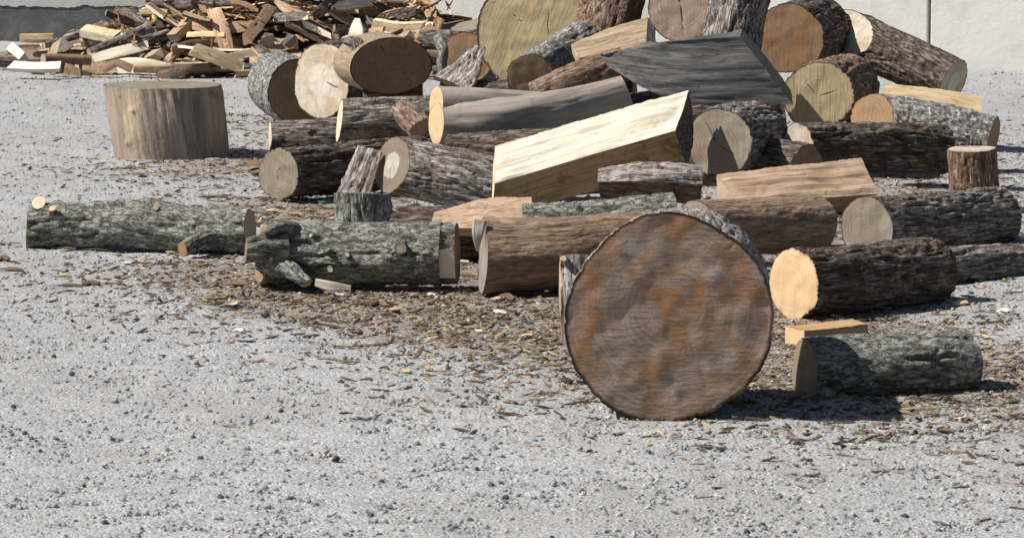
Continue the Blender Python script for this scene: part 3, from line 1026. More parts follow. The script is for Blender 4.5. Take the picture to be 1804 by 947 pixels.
# --- behind the front row
log('short_log', 'short upright bark-covered log half in shadow behind the mossy logs',
    [(640, 446, 14.3, 55), (637, 395, 14.3, 54), (634, 341, 14.3, 52)], 'moss', 'deep', 'cut_grey', seed=71, up=(0, 1, 0), nB=(0.03, 0.10, 1), lob=0.09)
log('dark_filler_log', 'dark bark log in the shadow under the split slabs, behind the front row', [(690, 420, 13.9, 44), (1000, 415, 13.85, 44)], 'dark_furrow', 'furrow', 'cut_dark', seed=72)
split('split_slab', 'pinkish split slab wedged between the ridged log and the brown barkless log', [(762, 386, 13.75), (850, 374, 13.72), (938, 362, 13.72)],
      [(0.09, 0.0, 'split1', 0.05), (-0.085, -0.005, 'split2', 0.1), (-0.06, -0.05, 'bark', 0.2), (0.07, -0.05, 'split3', 0)],
      {'split1': M['split_dull'], 'split2': M['split_tan'], 'bark': M['dark_furrow'], 'split3': M['split_tan'], 'cut': M['cut_pink']}, {'bark': 'furrow', 'split1': 'furrow'}, rad=[0.6, 1.1, 0.7], seed=74, lump=0.14, amp=0.6, up=(0, -0.42, 1))
split('slab_log', 'half log with green-grey bark uppermost lying behind the brown barkless log', [(920, 372, 13.5), (1040, 366, 13.5), (1186, 352, 13.55)],
      [(0.10, -0.03, 'bark', 0.28), (-0.10, -0.03, 'split1', 0.0)], {'bark': M['moss'], 'split1': M['split_tan'], 'cut': M['cut_orange']}, {'bark': 'deep'}, rad=[0.75, 1.05, 1.0], seed=75, up=(0, -0.25, 1))
split('split_log', 'split log with pale flaky bark plates and a reddish underside right of the bright beam', [(1058, 318, 13.75), (1130, 316, 13.72), (1235, 322, 13.72)],
      [(0.085, 0.03, 'bark', 0.10), (-0.055, 0.055, 'bark', 0.08), (-0.080, 0.0, 'split1', 0.0), (-0.03, -0.075, 'split2', 0.05), (0.08, -0.05, 'split3', 0)],
      {'bark': M['white_bark'], 'split1': M['red_bark'], 'split2': M['split_brown'], 'split3': M['split_brown'], 'cut': M['cut_brown']}, {'bark': 'deep'}, rad=[0.75, 1.0, 1.05], seed=76)

# --- middle rows
log('rough_log', 'dark bark log with a round weathered grey end, lowest at the left of the pile',
    [(491, 306, 16.1, 46), (620, 296, 16.42, 45), (742, 284, 16.75, 44)], 'dark_furrow', 'deep', 'cut_grey', seed=81, lob=0.05, nA=(-0.60, -0.79, 0.06), bulges=((0.55, 2.6, 0.1, 0.5, 0.012),),
    checks=((0, 2.5, 0.03, 0.3, 0.0015, 0.003), (0, 4.4, 0.05, 0.4, 0.0015, 0.003)))
log('ridged_log', 'ridged bark log sloping right, its grey end with a pale oval heart',
    [(691, 290, 15.6, 52), (790, 310, 15.5, 52), (920, 340, 15.42, 50)], 'grey_furrow', 'furrow', 'cut_grey_heart', seed=82, lob=0.035, nA=(-0.88, -0.40, 0.24), sx=1.0,
    checks=((0, 4.4, 0.0, 0.9, 0.002, 0.006),))
split('bark_slab', 'leaning slab of white and pink inner bark under the end of the ridged log', [(622, 350, 15.62), (634, 314, 15.66), (652, 266, 15.72)],
      [(0.03, -0.075, 'bark', 0.05), (0.045, 0.07, 'split1', 0), (0.02, 0.075, 'split1', 0.04), (0.0, -0.075, 'bark', 0)],
      {'bark': M['white_bark'], 'split1': M['split_pink'], 'cut': M['cut_pink']}, {'bark': 'furrow', 'split1': 'split'}, rad=[0.95, 0.85, 0.7], up=(1, 0, 0), seed=83, cat='bark')
log('rough_log', 'small grey bark log with a thin pale end, under the pale round',
    [(476, 240, 18.55, 26), (560, 238, 18.55, 27), (640, 236, 18.6, 27)], 'grey_furrow', 'furrow', 'cut_fresh', seed=84, nA=(-0.985, -0.17, 0.0))
log('rough_log', 'thicker bark log with a pale end strip under the dark brown round',
    [(598, 212, 18.25, 37), (680, 208, 18.25, 37), (770, 206, 18.3, 37)], 'grey_furrow', 'deep', 'cut_fresh', seed=85, nA=(-0.985, -0.16, 0.12))
split('bark_piece', 'short splintered bark piece tilted against the left end of the smooth grey log', [(704, 190, 17.6), (722, 205, 17.5), (742, 226, 17.4)],
      [(0.05, -0.025, 'bark', 0.1), (0.05, 0.02, 'bark', 0.1), (-0.05, 0.028, 'split1', 0), (-0.055, -0.025, 'bark', 0.1)], {'bark': M['red_bark'], 'split1': M['shell_brown'], 'cut': M['cut_brown']}, {'bark': 'deep', 'split1': 'furrow'}, seed=86, rad=[0.9, 1.1, 1.1], up=(0, -1, 0.3), cat='bark')
log('lichen_log', 'pale lichen-barked log with a dark shaded end left of the pale round',
    [(524, 163, 20.0, 58), (503, 156, 20.35, 58), (490, 150, 20.6, 58)], 'lichen', 'plates', 'cut_dark', seed=87, lob=0.05, lump=0.05, nA=(0.42, -0.9, -0.05))
log('log_round', 'pale log round with a bright whitish face at the upper left of the pile',
    [(566, 143, 19.5, 66), (590, 138, 19.75, 66), (618, 132, 19.98, 64)], 'dark_furrow', 'furrow', 'cut_pale', seed=88, lob=0.06, nA=(-0.70, -0.70, 0.16), sx=0.95, up=(0.18, 0, 1),
    checks=((0, 3.3, 0.2, 0.7, 0.004, 0.006), (0, 2.0, 0.05, 0.4, 0.0015, 0.003)))
log('log_round', 'oval dark brown log round facing the camera beside the pale round',
    [(690, 116, 18.75, 73), (676, 112, 19.05, 74), (662, 108, 19.28, 72)], 'split_tan', 'peeled', 'cut_dark', seed=89, lob=0.02, sy=0.71, nA=(0.16, -0.96, -0.20), lump=0.03,
    checks=((0, 0.9, 0.3, 0.8, 0.0015, 0.003),))
log('short_log', 'brown bark log lying in shadow just under the oval dark round', [(640, 172, 18.9, 20), (745, 168, 18.9, 20)], 'red_bark', 'furrow', 'cut_brown', seed=90)
split('bark_piece', 'small dark twisted bark bit on top between the pale and the dark rounds', [(606, 72, 18.9), (628, 78, 18.85), (634, 102, 18.8)],
      [(0.025, -0.02, 'bark', 0.1), (0.02, 0.02, 'bark', 0.1), (-0.025, 0.02, 'bark', 0), (-0.02, -0.02, 'bark', 0.1)], {'bark': M['grey_furrow'], 'cut': M['cut_dark']}, {'bark': 'deep'}, seed=91, rad=[0.8, 1.3, 0.6], cat='bark')

# smooth forked log: two stems grown together, cut through at the left
lg = log('smooth_log', 'smooth grey forked log with a fresh orange cut end, lying across the pile',
         [(769, 217, 16.50, 38), (850, 218, 16.52, 41), (950, 203, 16.62, 38), (1040, 180, 16.78, 33), (1104, 163, 16.9, 31)], 'smooth_grey', 'smooth', 'cut_orange', 'cut_grey', seed=92, lob=0.05, nA=(-0.93, -0.36, 0.05), amp=2.4, lump=0.06,
         bulges=((0.22, 2.6, 0.10, 0.35, 0.012), (0.40, 2.5, 0.10, 0.3, 0.012)), nB=(0.9, 0.1, 0.35))
stub(lg, [(768, 186, 16.53, 35), (850, 188, 16.60, 34), (930, 188, 16.70, 29), (1000, 184, 16.84, 20)], 'smooth_grey', 'smooth', 'cut_orange', 93, name='second_stem', amp=2.0, capA=True, nA=(-0.93, -0.36, 0.05))

lg = split('split_beam', 'bright white freshly split beam sloping up to the right across the pile', [(872, 297, 14.95), (1030, 250, 15.05), (1197, 202, 15.15)],
           [(0.115, 0.082, 'split1', 0.0), (-0.055, -0.054, 'split2', 0.03), (0.045, -0.215, 'bark', 0.2)],
           {'split1': M['split_white'], 'split2': M['split_gold_shaded'], 'bark': M['dark_furrow'], 'cut': M['cut_fresh']}, {'bark': 'furrow', 'split1': 'split', 'split2': 'split'}, seed=94, lump=0.07, amp=1.5, twist=-0.10, rad=[0.92, 0.97, 1.0], nB=(0.93, -0.36, 0.1), nA=(-0.995, -0.05, 0.06), cap_mats={1: M['dark_furrow']})

# --- top of the pile
log('log_round', 'brown log round half hidden behind the big tan round', [(822, 101, 20.6, 46), (850, 96, 20.9, 46)], 'dark_furrow', 'furrow', 'cut_brown', seed=101, nA=(-0.45, -0.88, -0.1))
log('short_log', 'upright log with a flat grey top behind the big tan round', [(832, 110, 21.2, 46), (838, 68, 21.2, 46), (845, 42, 21.2, 48)], 'dark_furrow', 'deep', 'cut_grey', seed=102, up=(0, 1, 0), nB=(-0.16, -0.16, 1))
log('driftwood_limb', 'short twisted grey limb between the dark round and the brown round', [(772, 72, 19.7, 11), (779, 92, 19.6, 10), (777, 118, 19.6, 10), (787, 146, 19.6, 13)], 'lichen', 'peeled', 'cut_grey', seed=103, lob=0.12, up=(0, 1, 0), cat='limb')
split('bark_slab', 'leaning slab of pink and white splintered bark left of the big tan round', [(800, 158, 18.5), (822, 130, 18.55), (846, 84, 18.65)],
      [(0.04, -0.12, 'bark', 0.04), (0.06, 0.10, 'split1', 0), (0.03, 0.10, 'bark', 0.04), (0.0, -0.12, 'split1', 0)], {'bark': M['white_bark'], 'split1': M['split_pink'], 'cut': M['cut_pink']}, {'bark': 'deep', 'split1': 'furrow'}, rad=[1.0, 0.75, 0.3], up=(1, 0, 0.2), seed=104, cat='bark')
log('log_round', 'biggest round of the pile top, yellow-tan face with a long dark crack',
    [(956, 66, 18.7, 124), (982, 58, 18.98, 124), (1005, 52, 19.2, 122)], 'dark_furrow', 'furrow', 'cut_tan', seed=105, lob=0.04, sy=0.86, nA=(-0.36, -0.92, 0.1), up=(0.35, 0, 1),
    checks=((0, 2.6, 0.08, 0.68, 0.0055, 0.016), (0, 1.25, 0.02, 0.5, 0.002, 0.005), (0, 4.2, 0.3, 0.8, 0.0015, 0.004), (0, 0.2, 0.3, 0.95, 0.0015, 0.004)))
log('rough_log', 'bark log with a dark grooved end in front of the big tan round',
    [(938, 140, 17.9, 46), (985, 112, 18.1, 47), (1028, 84, 18.3, 46)], 'lichen', 'furrow', 'cut_dark', seed=106, nA=(-0.25, -0.92, -0.3), lob=0.06)
log('flaky_log', 'thin log with flaky orange and grey bark below the pale split wedge', [(940, 166, 17.5, 22), (1020, 137, 17.45, 28), (1100, 112, 17.5, 30)], 'red_bark', 'furrow', 'cut_brown', seed=107)
log('rough_log', 'leaning reddish bark log with deep upright furrows at the pile top', [(1062, 108, 18.35, 52), (1072, 50, 18.4, 55), (1090, -34, 18.5, 58)], 'red_bark', 'deep', 'cut_grey', seed=108, up=(0, 1, 0), nB=(-0.45, 0.0, 1))
split('split_wedge', 'pale tan split wedge lying on the thin flaky log', [(1016, 92, 17.75), (1075, 76, 17.8), (1138, 58, 17.85)],
      [(0.12, 0.07, 'split1', 0.0), (-0.06, -0.05, 'split2', 0.0), (0.08, -0.11, 'bark', 0.2)], {'split1': M['split_tan'], 'split2': M['split_tan'], 'bark': M['dark_furrow'], 'cut': M['cut_pale']}, {'bark': 'furrow'}, seed=109, rad=[0.5, 0.78, 0.8], nB=(0.9, -0.3, 0.3))
log('log_round', 'pinkish log round with a dark rim at the top right of the pile', [(1200, 10, 18.1, 63), (1215, 4, 18.4, 63)], 'dark_furrow', 'furrow', 'cut_pink', seed=110, nA=(-0.25, -0.96, 0.0), lob=0.07,
    checks=((0, 1.3, 0.0, 0.9, 0.003, 0.006), (0, 4.6, 0.0, 0.9, 0.003, 0.006)))
split('split_log', 'big half log with a dark grey weathered split face above the bright beam', [(1064, 106, 17.15), (1180, 117, 17.05), (1345, 112, 17.0)],
      [(0.16, 0.10, 'split2', 0.0), (-0.02, 0.125, 'split1', 0.02), (-0.085, -0.155, 'split3', 0.0), (0.12, -0.15, 'bark', 0.15)], {'split1': M['split_grey'], 'split2': M['split_grey'], 'split3': M['split_brown'], 'bark': M['dark_furrow'], 'cut': M['cut_grey']}, {'bark': 'furrow'},
      rad=[0.20, 0.90, 1.15], seed=111, lump=0.13, amp=2.2, twist=0.22, nB=(0.75, -0.15, 0.6), nA=(-0.8, -0.1, -0.5))

# ------------------------------------------------------------------ split firewood: the kinds of piece
def firewood_protos():
    """low, cheap pieces of riven wood around the origin, axis along x; returns [(root, parts)]"""
    out = []
    rng = random.Random(7)
    wedge = lambda s: [(0.0, -0.62 * s, 'split1', 0.0), (0.66 * s, 0.36 * s, 'bark', 0.13), (-0.62 * s, 0.42 * s, 'split2', 0.0)]
    half = lambda s: [(0.85 * s, -0.28 * s, 'bark', 0.24), (-0.85 * s, -0.25 * s, 'split1', 0.0)]
    slab = lambda s: [(0.8 * s, -0.2 * s, 'split1', 0.03), (0.75 * s, 0.24 * s, 'bark', 0.06), (-0.8 * s, 0.17 * s, 'split3', 0.0), (-0.72 * s, -0.24 * s, 'split2', 0.02)]
    tri = lambda s: [(0.7 * s, -0.4 * s, 'split1', 0.02), (0.1 * s, 0.62 * s, 'split2', 0.0), (-0.68 * s, -0.35 * s, 'split3', 0.0)]
    barked = lambda s: [(0.8 * s, -0.22 * s, 'bark', 0.12), (-0.8 * s, -0.1 * s, 'split1', 0.0), (-0.5 * s, -0.42 * s, 'split2', 0.0), (0.5 * s, -0.45 * s, 'split3', 0.0)]
    spec = []
    for cols, cut in ((('split_pink', 'split_pink', 'split_cream'), 'cut_pink'), (('split_cream', 'split_tan', 'split_white'), 'cut_pale'), (('split_orange', 'split_pink', 'split_brown'), 'cut_brown'),
                      (('split_tan', 'split_grey', 'split_brown'), 'cut_brown')):
        spec += [(wedge, .085, cols, cut), (half, .075, cols, cut), (slab, .065, cols, cut), (tri, .06, cols, cut), (barked, .07, cols, cut)]
    barks = ['red_bark', 'grey_furrow', 'dark_furrow', 'lichen', 'grey_furrow']
    for i, (f, s, cols, cut) in enumerate(spec):
        L = rng.uniform(0.30, 0.42)
        bend = rng.uniform(-0.03, 0.03)
        b2 = rng.uniform(-0.02, 0.02)
        pts = [(-L / 2, 0, 0), (-L * .1, bend, b2), (L / 2, bend * .3, 0)]
        mats = {'split1': M[cols[0]], 'split2': M[cols[1]], 'split3': M[cols[2]], 'bark': M[barks[i % 5]], 'cut': M[cut]}
        root = empty('firewood_piece', (0, 0, 0))
        root, parts = wood('firewood_piece', pts, [rng.uniform(0.75, 1.0), 1.0, rng.uniform(0.7, 1.05)], sec_poly(f(s)), mats, {'bark': 'deep', 'split1': 'split', 'split2': 'split', 'split3': 'split'},
                           root=root, seed=200 + i, res=0.016, lump=0.17, amp=1.2, twist=rng.uniform(-0.5, 0.5), nA=(-1, rng.uniform(-.35, .35), rng.uniform(-.3, .3)), nB=(1, rng.uniform(-.35, .35), rng.uniform(-.3, .3)))
        out.append((root, parts))
    for i in range(2):                                         # round limbs in bark
        root = empty('firewood_piece', (0, 0, 0))
        L = 0.42 + 0.12 * i
        root, parts = wood('firewood_piece', [(-L / 2, 0, 0), (0, 0.012, 0.006), (L / 2, 0, 0)], [0.042, 0.04, 0.036], sec_round(0.06, 9 + i), {'bark': M['grey_furrow'], 'cut': M['cut_pale']}, {'bark': 'furrow'},
                           root=root, seed=240 + i, res=0.013, lump=0.06)
        out.append((root, parts))
    return out


PROTO = firewood_protos()
HEAP = [
(3,-2.517,24.685,0.025,-1.96,0.01,0.27,1.18,1.16,1.16),
(11,-2.546,25.08,0.03,0.16,-0.03,0.01,0.89,0.94,0.94),
(8,-1.472,25.951,0.367,-2.26,0.05,0.18,0.88,0.9,0.9),
(16,-2.255,26.66,0.005,3.07,0.02,0.22,0.89,0.92,0.92),
(0,-0.474,26.622,0.06,-2.68,-0.01,0.68,1.31,1.25,1.25),
(9,-2.856,25.112,0.028,0.02,0.01,0.54,1.02,0.93,0.93),
(10,-2.048,26.718,0.041,-0.77,0.1,0.41,0.93,0.87,0.87),
(17,-0.162,25.949,0.079,2.76,0.39,0.02,0.88,0.9,0.9),
(3,-1.834,24.774,0.024,0.23,0.01,-2.21,0.91,0.97,0.97),
(20,-3.089,25.914,0.034,1.68,0.01,-1.67,0.94,0.96,0.96),
(2,-1.771,24.578,0.019,0.31,0.02,-2.6,0.9,0.95,0.95),
(5,-0.07,25.23,0.025,-1.0,0.04,0.26,1.08,0.98,0.98),
(3,-2.465,25.693,0.263,0.43,-0.23,-0.54,0.76,0.83,0.83),
(20,-0.162,25.773,0.138,1.02,0.43,-0.04,1.18,1.22,1.22),
(15,-2.234,26.455,0.033,-2.96,-0.0,0.54,0.82,0.82,0.82),
(6,-2.106,24.959,0.024,0.06,0.0,-0.33,1.19,1.19,1.19),
(18,-1.362,25.898,0.388,-0.11,0.03,0.3,1.13,1.0,1.0),
(5,-1.097,25.784,0.366,-1.02,0.12,-0.04,1.03,0.97,0.97),
(8,-1.684,26.396,0.236,0.99,2.73,-0.34,0.97,0.97,0.97),
(8,-2.816,25.53,0.055,2.04,0.11,2.34,1.04,1.13,1.13),
(6,-2.84,25.78,0.098,0.42,2.76,0.38,1.14,1.2,1.2),
(1,-0.709,24.732,0.164,0.42,2.98,-0.3,1.18,1.24,1.24),
(16,-1.174,24.579,0.006,2.92,0.02,-0.7,0.94,1.02,1.02),
(16,-2.089,24.457,0.041,-0.1,-0.01,-0.72,1.22,1.25,1.25),
(9,-0.841,25.296,0.262,0.49,0.31,-0.21,1.08,0.99,0.99),
(21,-2.712,26.184,0.157,1.08,-0.33,-0.74,1.34,1.23,1.23),
(13,-1.822,24.874,0.026,2.88,0.01,0.81,0.89,0.86,0.86),
(20,-2.252,25.777,0.358,-2.66,0.06,1.09,1.04,1.16,1.16),
(2,-1.999,25.03,0.087,0.94,-0.02,-0.32,1.06,1.06,1.06),
(17,-0.804,24.92,0.028,-0.04,-0.02,0.27,1.28,1.26,1.26),
(14,-1.455,26.844,0.013,0.21,3.09,0.99,0.96,1.0,1.0),
(9,-1.843,24.527,0.151,3.14,0.04,0.18,1.24,1.25,1.25),
(5,-2.919,26.234,0.025,-1.0,0.04,-0.63,0.96,0.96,0.96),
(3,-1.744,25.534,0.449,0.18,-2.72,1.27,0.92,0.88,0.88),
(20,-0.675,24.502,0.033,0.79,0.01,3.02,0.9,0.89,0.89),
(7,-2.063,24.72,0.066,-0.19,-3.11,1.06,1.34,1.25,1.25),
(21,-2.01,24.92,0.13,-0.81,0.09,-0.66,1.2,1.05,1.05),
(11,-2.883,25.42,0.016,-2.8,0.02,-0.96,1.0,1.0,1.0),
(11,-2.574,25.167,0.111,0.25,-0.33,1.1,1.08,1.1,1.1),
(7,-2.628,25.376,0.102,0.1,0.75,-2.75,0.78,0.83,0.83),
(17,-2.215,24.86,0.026,2.93,0.05,-0.43,0.96,0.93,0.93),
(21,-2.554,24.923,0.067,2.16,-0.08,0.64,1.17,1.1,1.1),
(2,-1.021,25.368,0.375,-2.14,-0.12,0.7,1.16,1.08,1.08),
(5,-1.835,24.33,0.095,-0.77,0.37,-0.12,0.99,0.88,0.88),
(1,-0.728,24.777,0.013,3.04,-0.01,0.64,0.92,1.01,1.01),
(7,-0.476,25.696,0.245,-0.0,-2.79,-0.3,0.83,0.92,0.92),
(12,-1.409,24.487,0.021,0.11,3.14,1.11,0.91,0.97,0.97),
(13,-1.658,24.801,0.061,0.11,0.2,-0.26,1.0,1.1,1.1),
(15,-0.634,26.368,0.058,-2.12,0.04,-0.42,1.1,1.11,1.11),
(16,-0.537,24.765,0.046,0.0,-0.11,-1.85,1.18,1.04,1.04),
(7,-1.849,25.038,0.141,-1.03,-3.05,-0.22,0.88,0.82,0.82),
(0,-1.979,26.527,0.032,-0.41,-0.0,0.54,0.8,0.84,0.84),
(4,-0.886,25.546,0.321,-0.23,-2.97,0.2,0.87,0.91,0.91),
(15,-0.198,26.18,0.129,0.21,-2.87,0.77,1.4,1.29,1.29),
(13,-2.814,24.375,0.023,-2.08,-0.0,-0.73,0.92,0.96,0.96),
(13,-2.112,25.34,0.294,0.06,-0.04,0.06,1.01,0.96,0.96),
(4,-0.73,26.37,0.199,0.07,-0.27,-1.57,1.08,1.11,1.11),
(15,-3.201,25.395,0.047,-2.96,-0.0,-0.23,1.25,1.18,1.18),
(3,-2.078,26.111,0.422,-1.91,-0.2,0.76,0.98,0.86,0.86),
(0,-1.398,24.868,0.088,2.78,0.12,0.32,1.3,1.18,1.18),
(19,-2.303,26.191,0.206,2.38,0.11,0.79,1.4,1.22,1.22),
(8,-0.892,24.566,0.041,-1.8,0.11,-1.69,1.23,1.15,1.15),
(17,-1.625,25.377,0.338,-0.0,-0.15,0.55,1.03,1.05,1.05),
(11,-1.49,25.026,0.162,-0.65,3.0,0.05,1.03,1.09,1.09),
(6,-1.345,24.452,0.074,0.3,0.01,0.38,1.23,1.3,1.3),
(1,-0.612,24.651,0.122,0.31,0.05,0.99,1.4,1.28,1.28),
(0,-2.715,25.976,0.124,-0.95,-0.65,-0.22,0.96,1.02,1.02),
(2,-1.485,24.614,0.021,0.32,0.02,-2.4,1.19,1.04,1.04),
(0,-0.391,25.226,0.13,-2.13,-0.11,-2.26,0.95,0.99,0.99),
(11,-1.333,25.012,0.308,0.48,-0.13,-0.13,0.87,0.89,0.89),
(10,-2.891,25.805,0.134,-0.63,0.48,-3.06,1.16,1.28,1.28),
(6,-1.658,25.62,0.472,3.07,-0.12,-0.89,1.21,1.29,1.29),
(2,-0.648,24.853,0.074,-2.84,0.05,-0.22,1.05,1.15,1.15),
(15,-0.985,24.558,0.091,2.03,0.11,1.47,1.22,1.18,1.18),
(11,-0.753,24.709,0.103,-3.03,0.08,-1.54,1.19,1.06,1.06),
(6,-0.756,26.386,0.138,2.95,-0.09,-0.28,1.15,1.21,1.21),
(9,-2.488,25.501,0.232,-2.85,-0.3,-0.56,1.09,1.06,1.06),
(1,-2.254,24.984,0.051,0.13,3.04,-1.53,0.84,0.83,0.83),
(8,-1.733,25.032,0.203,0.17,-2.69,-1.55,0.91,0.87,0.87),
(9,-1.808,24.62,0.055,0.05,3.13,0.38,1.25,1.1,1.1),
(15,-3.025,25.545,0.11,1.51,-0.17,-0.46,1.36,1.3,1.3),
(14,-2.562,26.624,0.037,0.09,0.01,2.17,1.2,1.27,1.27),
(19,-1.3,24.868,0.101,-0.34,-3.05,0.5,0.94,0.95,0.95),
(3,-1.249,24.633,0.071,0.13,0.13,0.45,1.26,1.29,1.29),
(5,-0.4,25.189,0.029,-0.79,0.03,0.92,0.88,0.91,0.91),
(1,-2.968,26.15,0.006,0.14,3.13,-0.68,0.78,0.85,0.85),
(11,-1.314,24.724,0.077,2.98,-0.3,-0.38,0.96,0.97,0.97),
(13,-2.255,25.273,0.246,0.49,0.13,-0.52,0.99,1.08,1.08),
(3,-1.967,26.278,0.265,-0.5,3.01,-0.24,0.88,0.86,0.86),
(3,-2.001,25.401,0.442,-0.19,-0.43,-0.29,1.18,1.2,1.2),
(21,-2.02,27.233,0.048,2.17,0.0,0.37,1.29,1.24,1.24),
(7,-2.422,25.903,0.319,2.79,-0.13,0.46,1.21,1.11,1.11),
(3,-0.196,26.031,0.117,-1.98,0.45,0.77,1.19,1.05,1.05),
(4,-1.595,26.54,0.123,-0.33,0.65,1.26,1.01,0.93,0.93),
(15,-1.665,25.958,0.508,-1.1,0.11,0.29,1.37,1.26,1.26),
(8,-0.17,25.604,0.102,0.9,-2.72,-0.57,1.18,1.1,1.1),
(18,-0.992,26.087,0.329,-0.33,0.06,-0.17,0.87,0.95,0.95),
(1,-2.302,25.958,0.276,0.39,-3.12,0.99,1.03,1.13,1.13),
(17,-2.768,25.09,0.059,-0.09,-0.01,1.02,1.04,1.11,1.11),
(18,-1.201,26.764,0.038,0.08,0.06,-3.12,0.94,1.0,1.0),
(8,-1.536,25.707,0.384,-2.73,0.05,-1.41,0.95,0.85,0.85),
(12,-0.777,25.763,0.324,-0.18,-2.91,0.5,1.12,0.98,0.98),
(14,-1.111,26.513,0.052,2.7,0.11,-0.1,1.16,1.15,1.15),
(16,-0.301,25.441,0.075,-0.36,-2.83,0.57,1.05,1.04,1.04),
(8,-0.516,25.438,0.216,-1.25,-2.9,0.43,1.04,1.0,1.0),
(5,-1.233,25.007,0.385,-3.02,-0.05,0.22,1.14,1.15,1.15),
(17,-2.797,25.644,0.184,-0.15,-0.36,-0.16,1.29,1.17,1.17),
(6,-2.097,25.009,0.318,-3.08,0.56,-0.18,0.83,0.86,0.86),
(5,-1.086,26.657,0.054,-2.57,0.04,-0.07,1.23,1.17,1.17),
(5,-2.116,25.891,0.401,-0.92,0.27,0.25,0.88,0.97,0.97),
(5,-1.843,25.393,0.363,-1.4,-0.06,1.58,1.26,1.21,1.21),
(14,-2.467,25.793,0.256,-2.56,-0.31,-0.7,1.01,1.04,1.04),
(16,-1.459,25.172,0.249,-2.51,-0.13,0.31,1.21,1.13,1.13),
(5,-2.956,25.037,0.109,-0.27,2.88,-1.26,1.16,1.14,1.14),
(14,-2.028,26.458,0.102,3.07,-0.06,0.24,0.92,0.95,0.95),
(1,-1.564,26.843,0.042,0.3,0.12,-2.22,1.05,1.07,1.07),
(12,-2.172,24.837,0.098,0.65,0.18,1.36,1.0,1.01,1.01),
(20,-2.194,25.027,0.229,1.16,-0.14,0.83,1.31,1.16,1.16),
(4,-1.198,24.402,0.063,-0.07,-2.82,-0.22,1.08,0.95,0.95),
(19,-2.87,25.199,0.093,0.11,3.09,-0.44,1.34,1.17,1.17),
(0,-0.612,26.129,0.252,1.64,0.42,1.91,0.97,0.85,0.85),
(10,-1.218,26.181,0.34,0.76,0.01,0.11,1.01,0.93,0.93),
(8,-1.489,25.287,0.32,-2.5,0.0,0.11,0.92,0.93,0.93),
(19,-2.209,25.485,0.283,3.02,-0.12,-0.26,1.06,0.94,0.94),
(5,-1.927,26.651,0.054,-0.28,0.04,-2.87,1.16,1.14,1.14),
(16,-0.393,26.272,0.115,-0.44,-0.32,-1.95,1.12,1.15,1.15),
(16,-1.512,24.872,0.172,-0.03,2.8,1.3,0.95,0.97,0.97),
(8,-2.148,26.648,0.131,-2.11,-0.01,0.84,1.28,1.27,1.27),
(12,-1.182,27.221,0.042,0.18,0.08,-0.24,1.37,1.25,1.25),
(5,-2.741,25.4,0.147,-1.13,-0.4,1.11,0.95,0.83,0.83),
(19,-2.119,24.899,0.104,0.04,-3.04,-0.65,1.07,1.05,1.05),
(14,-1.871,26.025,0.433,-2.67,-0.03,1.79,1.13,1.05,1.05),
(17,-1.121,26.054,0.378,3.05,0.15,-0.29,1.3,1.28,1.28),
(6,-2.488,25.089,0.104,-2.89,-0.14,0.58,1.04,1.12,1.12),
(4,-1.821,24.968,0.187,-2.9,-0.18,1.35,1.01,1.05,1.05),
(20,-1.472,24.281,0.052,-2.72,0.04,0.24,1.1,1.02,1.02),
(10,-2.095,26.234,0.281,0.96,-0.16,-0.45,0.79,0.85,0.85),
(10,-1.77,26.01,0.36,-0.99,-0.1,-0.53,0.93,0.96,0.96),
(8,-2.312,24.518,0.049,-1.22,0.05,-0.57,1.36,1.28,1.28),
(8,-1.552,26.725,0.056,-1.87,0.19,-2.46,1.03,1.12,1.12),
(13,-0.134,25.358,0.024,-2.08,-0.0,-2.56,1.05,1.03,1.03),
(18,-1.712,26.545,0.121,-0.46,2.5,-0.41,1.05,0.94,0.94),
(13,-2.58,24.745,0.045,-0.21,0.12,-2.85,1.14,1.23,1.23),
(2,-1.695,24.542,0.06,0.22,3.07,0.42,1.31,1.16,1.16),
(20,-1.02,25.155,0.233,0.48,0.66,-1.54,0.85,0.88,0.88),
(2,-0.929,25.435,0.332,-2.42,0.35,-0.15,1.16,1.01,1.01),
(12,-1.265,25.513,0.371,0.29,0.1,-0.03,1.08,1.02,1.02),
(15,-1.228,24.983,0.137,0.27,0.19,-3.05,0.95,0.91,0.91),
(8,-2.708,24.892,0.078,2.79,-0.33,0.49,1.03,0.92,0.92),
(12,-1.493,24.634,0.114,3.02,0.01,0.72,0.96,1.06,1.06),
(20,-2.645,25.192,0.169,-1.19,0.01,-1.53,0.95,1.01,1.01),
(20,-2.126,26.87,0.035,1.1,0.02,0.19,1.03,0.97,0.97),
(12,-0.484,25.251,0.053,1.82,0.03,-2.5,0.96,0.95,0.95),
(8,-2.147,24.515,0.13,-0.25,0.14,-1.66,0.88,0.9,0.9),
(0,-1.983,25.113,0.361,2.66,0.28,-1.41,1.23,1.21,1.21),
(13,-1.78,24.894,0.29,2.24,-0.13,-0.17,0.96,1.04,1.04),
(20,-0.948,25.61,0.386,2.03,0.01,-0.12,1.11,1.19,1.19),
(17,-2.037,24.337,0.072,-0.27,0.17,-2.11,1.36,1.23,1.23),
(3,-0.534,25.004,0.1,-0.29,0.17,1.49,0.91,0.87,0.87),
(2,-0.537,25.553,0.265,-0.21,-2.97,0.25,1.05,1.13,1.13),
(5,-1.57,25.223,0.462,-0.91,0.28,-0.74,1.19,1.15,1.15),
(21,-3.35,25.055,0.043,-0.97,3.14,0.18,1.14,1.12,1.12),
(15,-1.474,26.534,0.143,-0.38,-0.56,-1.96,1.0,1.08,1.08),
(13,-2.385,25.046,0.187,-2.53,-0.25,0.46,1.32,1.28,1.28),
(9,-0.843,25.105,0.117,-0.92,-2.45,-0.38,0.79,0.85,0.85),
(8,-2.317,24.783,0.116,-0.02,-0.1,-1.2,1.24,1.28,1.28),
(10,-1.066,26.593,0.092,0.88,-3.05,-0.07,1.21,1.19,1.19),
